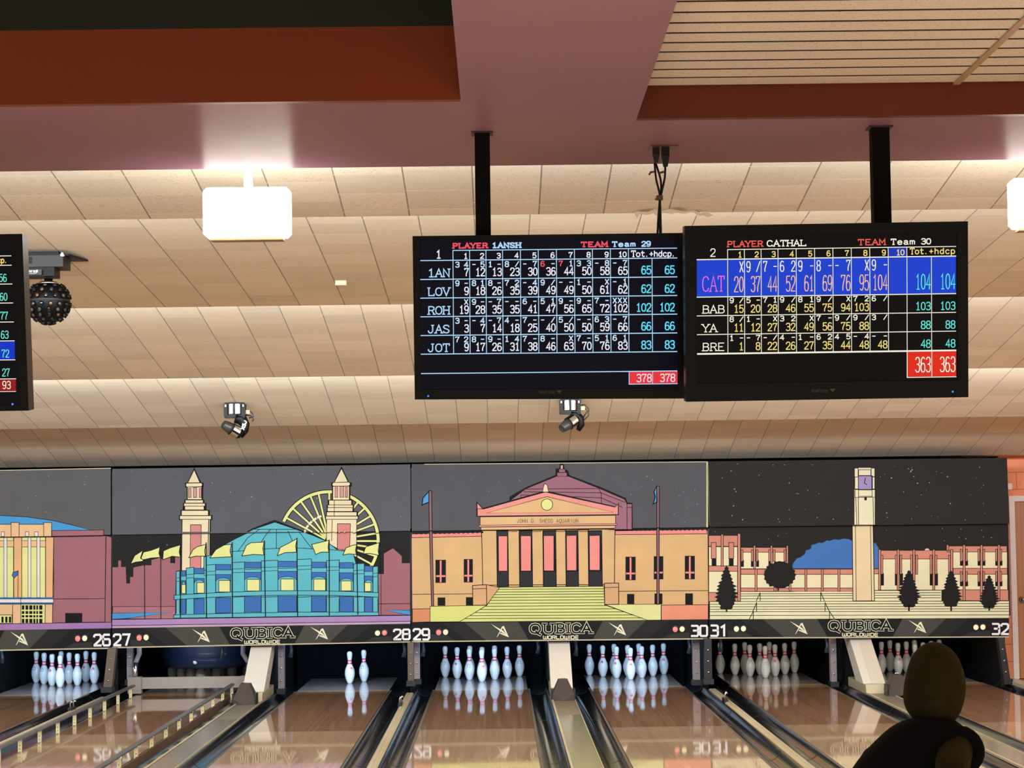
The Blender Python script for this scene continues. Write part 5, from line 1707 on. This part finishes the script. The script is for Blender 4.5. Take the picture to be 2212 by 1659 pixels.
# ------------------------------------------------------------------ glowing light boxes behind the soffit
M['glow'] = mat('lamp_diffuser', (255, 250, 238), rough=0.4, emit=13.0)
LB = 8.76
def light_box(dx, label):
    a, b = P(440, 514, LB), P(627, 405, LB)
    x0, x1, z0, z1 = a.x + dx, b.x + dx, a.z, b.z
    xc = (x0 + x1) / 2
    t = thing('light_box', label, 'lamp', (xc, LB, z1), 'light boxes behind the soffit')
    r = .016
    def outline(x0, x1, z0, z1, y):
        return [Vector(v) for v in ((x0 + r, y, z0), (x1 - r, y, z0), (x1, y, z0 + r), (x1, y, z1 - r), (x1 - r, y, z1), (x0 + r, y, z1), (x0, y, z1 - r), (x0, y, z0 + r))]
    mb = MB()
    f, k = outline(x0, x1, z0, z1, LB - .02), outline(x0, x1, z0, z1, LB + .05)
    e = .008
    f2 = outline(x0 + e, x1 - e, z0 + e, z1 - e, LB - .032)
    mb.poly(f2, M['glow']); mb.poly(k, M['glow'])
    for i in range(8):
        j = (i + 1) % 8
        mb.poly([f[i], f[j], k[j], k[i]], M['glow'])
        mb.poly([f[i], f[j], f2[j], f2[i]], M['glow'])
    mb.build('diffuser', t)
    mb = MB()
    mb.tube([(xc + .006, LB + .01, z1 - .005), (xc + .004, LB + .01, z1 + .05), (xc + .012, LB + .012, z1 + .09), (xc + .004, LB + .012, z1 + .16)], [.018, .018, .014, .012], mat('stem_white', (255, 250, 238), emit=2.5), 12)
    mb.build('stem', t)
    mb = MB()
    mb.box((x0 + .03, LB - .01, z0 - .012), (x1 - .03, LB + .06, z0 + .001), mat('lamp_tray', (170, 140, 112), rough=.5))
    mb.build('tray', t)
light_box(0, 'glowing white light box hanging below the soffit, left of the middle scoreboard')
light_box(3.364, 'glowing white light box cut by the right edge of the photo')
light_box(-3.364, 'glowing white light box beyond the left edge, behind the left-hand scoreboard')

# ------------------------------------------------------------------ effect lights under the lane ceiling
BLKP = mat('black_plastic', (7, 6, 7), rough=.45, spec=.2)
# studded ball light
ca = on_ceiling(150, 552, 1)
YB = ca.y - .12
t = thing('ball_light', 'black studded ball effect light under the ceiling, right of the left-hand scoreboard', 'effect light', (P(105, 548, YB).x, YB, P(105, 548, YB).z))
mb = MB()
a, b = P(40, 596, YB - .08), P(136, 551, YB - .08)
mid = P(105, 576, YB - .08)
mb.box((a.x, YB - .08, mid.z), (b.x, YB + .14, b.z), mat('fixture_grey', (15, 15, 16), rough=.5))
mb.box((a.x, YB - .06, a.z), (P(122, 590, YB).x, YB + .10, mid.z), BLKP)
mb.build('motor_housing', t)
mb = MB()
for i in range(7):
    z = b.z - .012 - i * .0055
    mb.box((P(63, 560, YB).x, YB - .0815, z - .0015), (P(76, 560, YB).x, YB - .0795, z + .0015), M['matte_black'])
mb.build('vent_slots', t)
mb = MB()
cpl = P(108, 546, YB)
mb.hexa([Vector(v) for v in ((a.x - .02, YB - .10, b.z), (b.x + .03, YB - .06, b.z), (b.x + .085, YB + .24, b.z + .0), (a.x - .02, YB + .24, b.z), (a.x - .02, YB - .10, b.z + .01), (b.x + .03, YB - .06, b.z + .01), (b.x + .085, YB + .24, b.z + .01), (a.x - .02, YB + .24, b.z + .01))], BLKP)
mb.box((a.x, YB - .02, b.z + .01), (a.x + .22, YB + .2, ca.z + .02), BLKP)
mb.build('mounting_plate', t)
mb = MB()
w1 = P(135, 548, YB - .06)
mb.lathe([(.012, -.012), (.014, -.004), (.008, .004), (.006, .012)], M['frame_white'], w1 + Vector((0, -.01, -.006)), 12)
mb.build('wing_bolt', t)
m2 = MB()
def lab_fn(x, y): return P(x, y, YB - .0805)
p = Paint(m2, 0, 0, 1, lab_fn, (0, -1, 0), lambda c: mat('label_%d' % c[0], c, rough=.5))
p.rect(52, 582, 90, 593.5, (34, 33, 34), 0)
p.text('Sunray', 54, 588, 3.6, 5.4, 1.1, (232, 230, 226), 2, gap=.25)
p.text('II', 78, 588, 2.0, 5, 1.0, (232, 230, 226), 2, gap=.1)
p.line([(58, 591), (76, 591)], .9, (180, 178, 176), 2)
m2.build('maker_label', t)
bc = P(104.5, 653, YB + .02)
BR = 47 / FPX * (YB + .02) * .98
mb = MB()
mb.lathe([(BR * math.sin(math.radians(i)), -BR * math.cos(math.radians(i))) for i in list(range(0, 86, 6)) + [86, 90, 94] + list(range(98, 170, 6))] + [(BR * .2, BR * .98), (BR * .2, BR * 1.12)], BLKP, bc, 40)
mb.lathe([(BR * 1.005, -.006), (BR * 1.012, -.004), (BR * 1.012, .004), (BR * 1.005, .006)], mat('fixture_grey', (15, 15, 16)), bc + Vector((0, 0, BR * .06)), 40)
mb.lathe([(BR * .5, BR * .86), (BR * .42, BR * .95), (BR * .2, BR * 1.0)], M['steel'], bc, 30)
ball = mb.build('ball', t)
lens_m = [mat('lens_glass', (70, 66, 62), rough=.15, coat=1.0), mat('lens_amber', (120, 84, 56), rough=.2), mat('lens_dark', (20, 19, 19), rough=.15, coat=1.0)]
n_l = 0
for el in (-76, -54, -38, -23, -8, 14, 30, 46):
    nn = max(5, int(round(15 * math.cos(math.radians(el)))))
    for k in range(nn):
        az = 2 * math.pi * (k + (.5 if (el // 2) % 2 else 0)) / nn
        d = Vector((math.cos(az) * math.cos(math.radians(el)), math.sin(az) * math.cos(math.radians(el)), math.sin(math.radians(el))))
        if d.y > .45: continue
        rot = Vector((0, 0, 1)).rotation_difference(d).to_matrix()
        mb = MB()
        mb.lathe([(.0145, -.006), (.0145, .010), (.0125, .011), (.0115, .006)], BLKP, bc + d * BR, 12, axis=rot)
        mb.lathe([(.0117, .006), (.007, .0085), (.0, .009)], lens_m[(n_l * 7 + k) % 3], bc + d * BR, 12, axis=rot)
        sub(mb, 'lens', ball)
        n_l += 1

def moving_head(px, py, variant, label):
    a = on_ceiling(px, py, 3)
    k = a.y / FPX                                # metres per pixel here
    def w(x, y, d=0.0):
        v = P(px + x, py + y, a.y + d)
        return v
    t = thing('moving_head_light', label, 'stage light', a, 'moving head lights')
    def drum(mb, c, ax, r, h, n=36, gap=4):
        """silver barrel with dark ribs"""
        for i in range(n):
            a0, a1 = 2 * math.pi * i / n, 2 * math.pi * (i + 1) / n
            m = BLKP if i % 9 in (0, 1) else M['steel']
            vs = [c + ax @ Vector((r * math.cos(q), r * math.sin(q), z)) for q, z in ((a0, 0), (a1, 0), (a1, h), (a0, h))]
            mb.mesh(vs, [(0, 1, 2, 3)], m, False)
        for z in (0, h):
            mb.poly([c + ax @ Vector((r * math.cos(2 * math.pi * i / n), r * math.sin(2 * math.pi * i / n), z)) for i in range(n)], BLKP)
    I3 = Matrix.Rotation(math.radians(-100), 3, 'Z')
    mb = MB()
    c = w(0, 12)
    h = 21 * k
    drum(mb, Vector((c.x, a.y - .02, c.z - h / 2)), I3, 16 * k, h)
    mb.build('base_barrel', t)
    mb = MB()
    z1, z0 = w(0, 2).z, w(0, 31).z
    for s in (-1, 1):
        mb.box((c.x + s * 19 * k - 4 * k, a.y - .06, w(0, 28).z), (c.x + s * 19 * k + 4 * k, a.y + .05, z1), BLKP)
    mb.box((c.x - 22 * k, a.y - .05, z0), (c.x + 22 * k, a.y + .06, w(0, 24).z), BLKP)
    mb.box((c.x - 20 * k, a.y - .06, z1), (c.x + 20 * k, a.y + .10, z1 + .09), BLKP)
    mb.build('base_frame', t)
    for s in (-1, 1):
        m2 = MB()
        m2.lathe([(.0, -.012), (.008, -.012), (.008, .01), (.0, .012)], M['frame_white'], Vector((c.x + s * 19 * k, a.y - .066, w(0, 5).z)), 10)
        m2.build('bolt', t)
    mb = MB()
    if variant == 0:
        yk = [w(2, 30), w(14, 34), (w(22, 46)), w(21, 58), w(12, 72)]
    else:
        yk = [w(2, 32), w(12, 33), w(22, 42), w(24, 54), w(18, 66)]
    mb.tube(yk, [13 * k, 13 * k, 10 * k, 8 * k, 5 * k], BLKP, 14)
    yoke = mb.build('yoke', t)
    mb = MB()
    c0, d = (w(4, 62, -.03), (w(-26, 44, -.10) - w(4, 62, -.03))) if variant == 0 else (w(8, 44, -.03), (w(-18, 62, -.12) - w(8, 44, -.03)))
    L = d.length
    ax = Vector((0, 0, 1)).rotation_difference(d.normalized()).to_matrix()
    drum(mb, c0 - d * .05, ax, 14 * k, L * .45)
    mb.lathe([(12.8 * k, L * .40), (11.5 * k, L * .62), (9.5 * k, L * .95), (8.5 * k, L * 1.0), (7.0 * k, L * .96), (.0, L * .94)], mat('head_grey', (44, 41, 40), rough=.4), c0, 20, axis=ax)
    mb.lathe([(.0, -L * .30), (9 * k, -L * .28), (12.2 * k, -L * .12), (12.4 * k, -L * .04)], BLKP, c0, 20, axis=ax)
    mb.build('lamp_head', t)
    mb = MB()
    cp = [w(20, 12, .02), w(32, 10, .02), w(41, 20, .02), w(40, 34, .02), w(32, 42, .02), w(24, 44, .02)] if variant else [w(20, 16, .02), w(30, 14, .02), w(38, 22, .02), w(40, 28, .02), w(30, 31, .02)]
    mb.tube(cp, .006, M['black'], 8)
    cp = [w(20, 20, .03), w(34, 19, .03), w(38, 24, .03), w(26, 42, .03)] if variant else [w(20, 24, .03), w(34, 26, .03), w(40, 34, .03), w(37, 38, .03)]
    mb.tube(cp, .006, M['black'], 8)
    mb.build('cable', t)
    mb = MB()
    mb.box(w(21, 22, .0), w(32, 14, .03), mat('connector', (196, 184, 140), rough=.5))
    mb.build('connector', t)
    if variant == 0:
        m2 = MB()
        # hand-lettered white name running down the yoke
        e0, e1 = w(21, 38, -10.5 * k), w(14, 58, -10.5 * k)
        dn = (e1 - e0).normalized()
        sd = Vector((dn.z, 0, -dn.x))
        def fn(x, y): return e0 + dn * (x * k) + sd * (-(y) * k)
        p = Paint(m2, 0, 0, 1, fn, (0, -1, 0), lambda c: mat('white_lettering', c, rough=.5))
        p.text('Cax', -1, 4, 6.0, 9, 2.2, (240, 238, 232), 1, gap=.12)
        sub(m2, 'lettering', yoke)
moving_head(508, 872, 0, 'silver and black moving-head light with white lettering, under the ceiling above the twin towers')
moving_head(1231, 864, 1, 'silver and black moving-head light hanging just below the middle scoreboard')

# ------------------------------------------------------------------ the person at the lane, seen from behind
SKIN = mat('skin', (150, 104, 80), rough=.5)
def fuzzy(name, c, scale, amt, rough=.95):
    m, nt, b = nodes_of(name, rough, .1)
    k = NT(nt)
    n = k.noise(k.coord('Object'), scale, 6.0, .7)
    t = k.rng(n, .3, .7, 1 - amt, 1 + amt)
    nt.links.new(k.mix(1.0, lin(c), k.comb(t, t, t), 'MULTIPLY'), b.inputs['Base Color'])
    b.inputs['Sheen Weight'].default_value = .5
    b.inputs['Sheen Tint'].default_value = lin([min(255, v * 1.6) for v in c])
    k.bump(n, .6, .006, b)
    return m
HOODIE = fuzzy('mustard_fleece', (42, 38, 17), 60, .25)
VEST = fuzzy('black_cloth', (12, 12, 16), 40, .15)
TROU = fuzzy('dark_trousers', (40, 42, 52), 50, .15)
def skin_mesh(name, chains, parent, m, lv=2):
    """chains of (point, radius); the first chain's first point is the root, later chains start on an earlier joint"""
    off = WORLDPOS(parent) if parent is not None else Vector((0, 0, 0))
    vs, es, rs, idx = [], [], [], {}
    for ch in chains:
        prev = None
        for pt, r in ch:
            key = tuple(round(c, 4) for c in pt)
            if key not in idx:
                idx[key] = len(vs); vs.append(Vector(pt) - off); rs.append(r if isinstance(r, tuple) else (r, r))
            if prev is not None and prev != idx[key]: es.append((prev, idx[key]))
            prev = idx[key]
    me = bpy.data.meshes.new(name)
    me.from_pydata([tuple(v) for v in vs], es, [])
    o = bpy.data.objects.new(name, me)
    COL.objects.link(o)
    md = o.modifiers.new('skin', 'SKIN')
    sk = me.skin_vertices[0].data if me.skin_vertices else None
    if sk is None:
        me.skin_vertices.new() if hasattr(me.skin_vertices, 'new') else None
        sk = me.skin_vertices[0].data
    for i, r in enumerate(rs):
        sk[i].radius = r
        sk[i].use_root = (i == 0)
    md.use_smooth_shade = True
    s2 = o.modifiers.new('smooth', 'SUBSURF')
    s2.levels = s2.render_levels = lv
    me.materials.append(m)
    if parent is not None: o.parent = parent
    return o
YP = 6.6
hd = P(2021, 1476, YP + .03)                   # middle of the head
nk = P(2008, 1560, YP + .0)
shR = P(2072, 1602, YP - .03)
shL = P(1908, 1622, YP + .05)
ch = P(1975, 1640, YP - .02)
wa = P(1930, 1775, YP - .10)
pe = Vector((P(1905, 1850, YP - .2).x, YP - .22, .80))
person = thing('person', 'person in a mustard hood and black vest, seen from behind, leaning toward the lanes', 'person', (pe.x, YP - .1, 0))
def V(x, y, z): return Vector((x, y, z))
hipR, hipL = pe + V(.085, 0, -.03), pe + V(-.085, .02, -.03)
knR, knL = V(hipR.x + .02, YP - .20, .43), V(hipL.x - .02, YP + .12, .43)
anR, anL = V(hipR.x + .03, YP - .42, .08), V(hipL.x - .03, YP + .06, .07)
elR = P(2056, 1672, YP - .26); wrR = elR + V(-.01, -.17, -.16)
elL = shL + V(-.05, .22, -.17); wrL = elL + V(-.10, .20, -.02)
skull = hd + V(0, .0, -.01)
body = [[(pe, .12), (wa, .11), (ch, .09), (nk + V(0, .01, -.03), .046), (nk + V(0, .02, .02), .042), (skull + V(0, .02, -.07), .055), (skull, .085), (skull + V(0, 0, .07), .06)],
        [(pe, .12), (hipR, .085), (knR, .056), (anR, .038)], [(pe, .12), (hipL, .085), (knL, .056), (anL, .038)],
        [(ch, .09), (shR, .045), (elR, .034), (wrR, .026)], [(ch, .09), (shL, .045), (elL, .034), (wrL, .026)],
        [(anR, .038), (anR + V(.01, .13, -.045), .03)], [(anL, .038), (anL + V(-.01, .13, -.04), .03)],
        [(skull, .085), (skull + V(0, .085, -.015), .016), (skull + V(0, .105, -.03), .008)]]
for wr, dr, sd in ((wrR, V(-.0, -.45, -.9), 1), (wrL, V(-.3, .8, -.5), -1)):
    dr = dr.normalized()
    side = dr.cross(V(0, 0, 1)).normalized()
    palm = wr + dr * .06
    body.append([(wr, .026), (palm, .03)])
    for i, (s, L) in enumerate(((-.03, .055), (-.01, .068), (.01, .064), (.03, .048))):
        kn = palm + dr * .035 + side * s
        body.append([(palm, .03), (kn, .0095), (kn + dr * L * .55 + V(0, .006, -.004), .0085), (kn + dr * L + V(0, .02, -.006), .007)])
    th = palm + side * (.036 * sd) - dr * .02
    body.append([(palm, .03), (th, .011), (th + dr * .03 + side * (.014 * sd), .0095), (th + dr * .055 + side * (.008 * sd), .0075)])
skin_mesh('body', body, person, SKIN)
# hood: egg with a soft point, opening to the front
def rings(prof, n, m, name, parent, rough_amt=0.0, dispm=0):
    """prof: list of (centre, rx, ry)"""
    mb = MB()
    vs, fs = [], []
    for c, rx, ry in prof:
        for j in range(n):
            a = 2 * math.pi * j / n
            k = 1 + rough_amt * (random.random() - .5)
            vs.append(c + V(rx * math.cos(a) * k, ry * math.sin(a) * k, 0))
    for i in range(len(prof) - 1):
        for j in range(n):
            a, b = i * n + j, i * n + (j + 1) % n
            fs.append((a, b, b + n, a + n))
    fs.append(tuple(range(n))[::-1]); e = (len(prof) - 1) * n; fs.append(tuple(range(e, e + n)))
    mb.mesh(vs, fs, m, True)
    o = mb.build(name, parent)
    s2 = o.modifiers.new('smooth', 'SUBSURF'); s2.levels = s2.render_levels = 1
    return o
def hp(px, py): return P(px, py, YP + .03)
HP = []
for y, xl0, xr0 in ((1387, 2016, 2024), (1390, 2002, 2036), (1397, 1989, 2050), (1410, 1977, 2064), (1428, 1968, 2075), (1450, 1961, 2083), (1475, 1956, 2087), (1500, 1953, 2086), (1522, 1955, 2081), (1540, 1963, 2075), (1555, 1976, 2065), (1568, 1980, 2058), (1584, 1980, 2056)):
    a, b = hp(xl0, y), hp(xr0, y)
    c = (a + b) / 2
    rx = (b.x - a.x) / 2
    HP.append((c + V(0, .012, 0), rx, min(rx * 1.22, rx + .02)))
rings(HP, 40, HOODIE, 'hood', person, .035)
# sleeves of the hooded top and the black vest with its rounded shoulder
def arm_pts(a, b, ra, rb, n=5): return [(a + (b - a) * (i / n), ra + (rb - ra) * i / n) for i in range(n + 1)]
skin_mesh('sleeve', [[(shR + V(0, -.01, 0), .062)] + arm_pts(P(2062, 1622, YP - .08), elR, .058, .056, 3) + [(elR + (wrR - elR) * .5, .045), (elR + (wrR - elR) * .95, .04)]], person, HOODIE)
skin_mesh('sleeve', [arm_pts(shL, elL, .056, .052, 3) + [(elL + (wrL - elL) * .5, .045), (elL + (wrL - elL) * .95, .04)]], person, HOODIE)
VP = []
for y, xl0, xr0, dep in ((1550, 1976, 2052, .05), (1558, 1946, 2066, .08), (1570, 1925, 2083, .10), (1586, 1905, 2098, .115), (1610, 1880, 2104, .125), (1640, 1850, 2092, .13), (1680, 1822, 2060, .135), (1740, 1800, 2036, .135), (1800, 1796, 2022, .13), (1850, 1800, 2018, .125)):
    a, b = P(xl0, y, YP - .02), P(xr0, y, YP - .02)
    c = (a + b) / 2
    VP.append((c + V(0, -.0 - max(0, (y - 1600)) * .0004, 0), (b.x - a.x) / 2, dep))
rings(VP, 32, VEST, 'vest', person, .0)
# the vest's cap over the swung-back right arm
mb = MB()
sc = P(2066, 1622, YP - .07)
cap = []
tor = []
for i in range(17):
    a = math.radians(-70 + i * 250 / 16)
    tor.append(V(sc.x + .054 * math.cos(a) + .004, sc.y - .015, sc.z + .058 * math.sin(a) - .004))
mb.tube(tor, [.010, .016, .020, .023, .025, .026, .026, .026, .026, .026, .025, .024, .022, .020, .018, .014, .010], VEST, 14)
mb.build('armhole_edge', person)
skin_mesh('trousers', [[(pe + V(0, 0, .05), .135), (hipR, .10), (knR, .074), (anR + V(0, 0, .02), .062)], [(pe + V(0, 0, .05), .135), (hipL, .10), (knL, .074), (anL + V(0, 0, .02), .062)]], person, TROU)
for an in (anR, anL):
    skin_mesh('shoe', [[(an + V(0, -.05, -.03), .042), (an + V(0, .04, -.03), .045), (an + V(0, .16, -.04), .036), (an + V(0, .2, -.045), .022)]], person, mat('shoe_leather', (60, 44, 38), rough=.5))
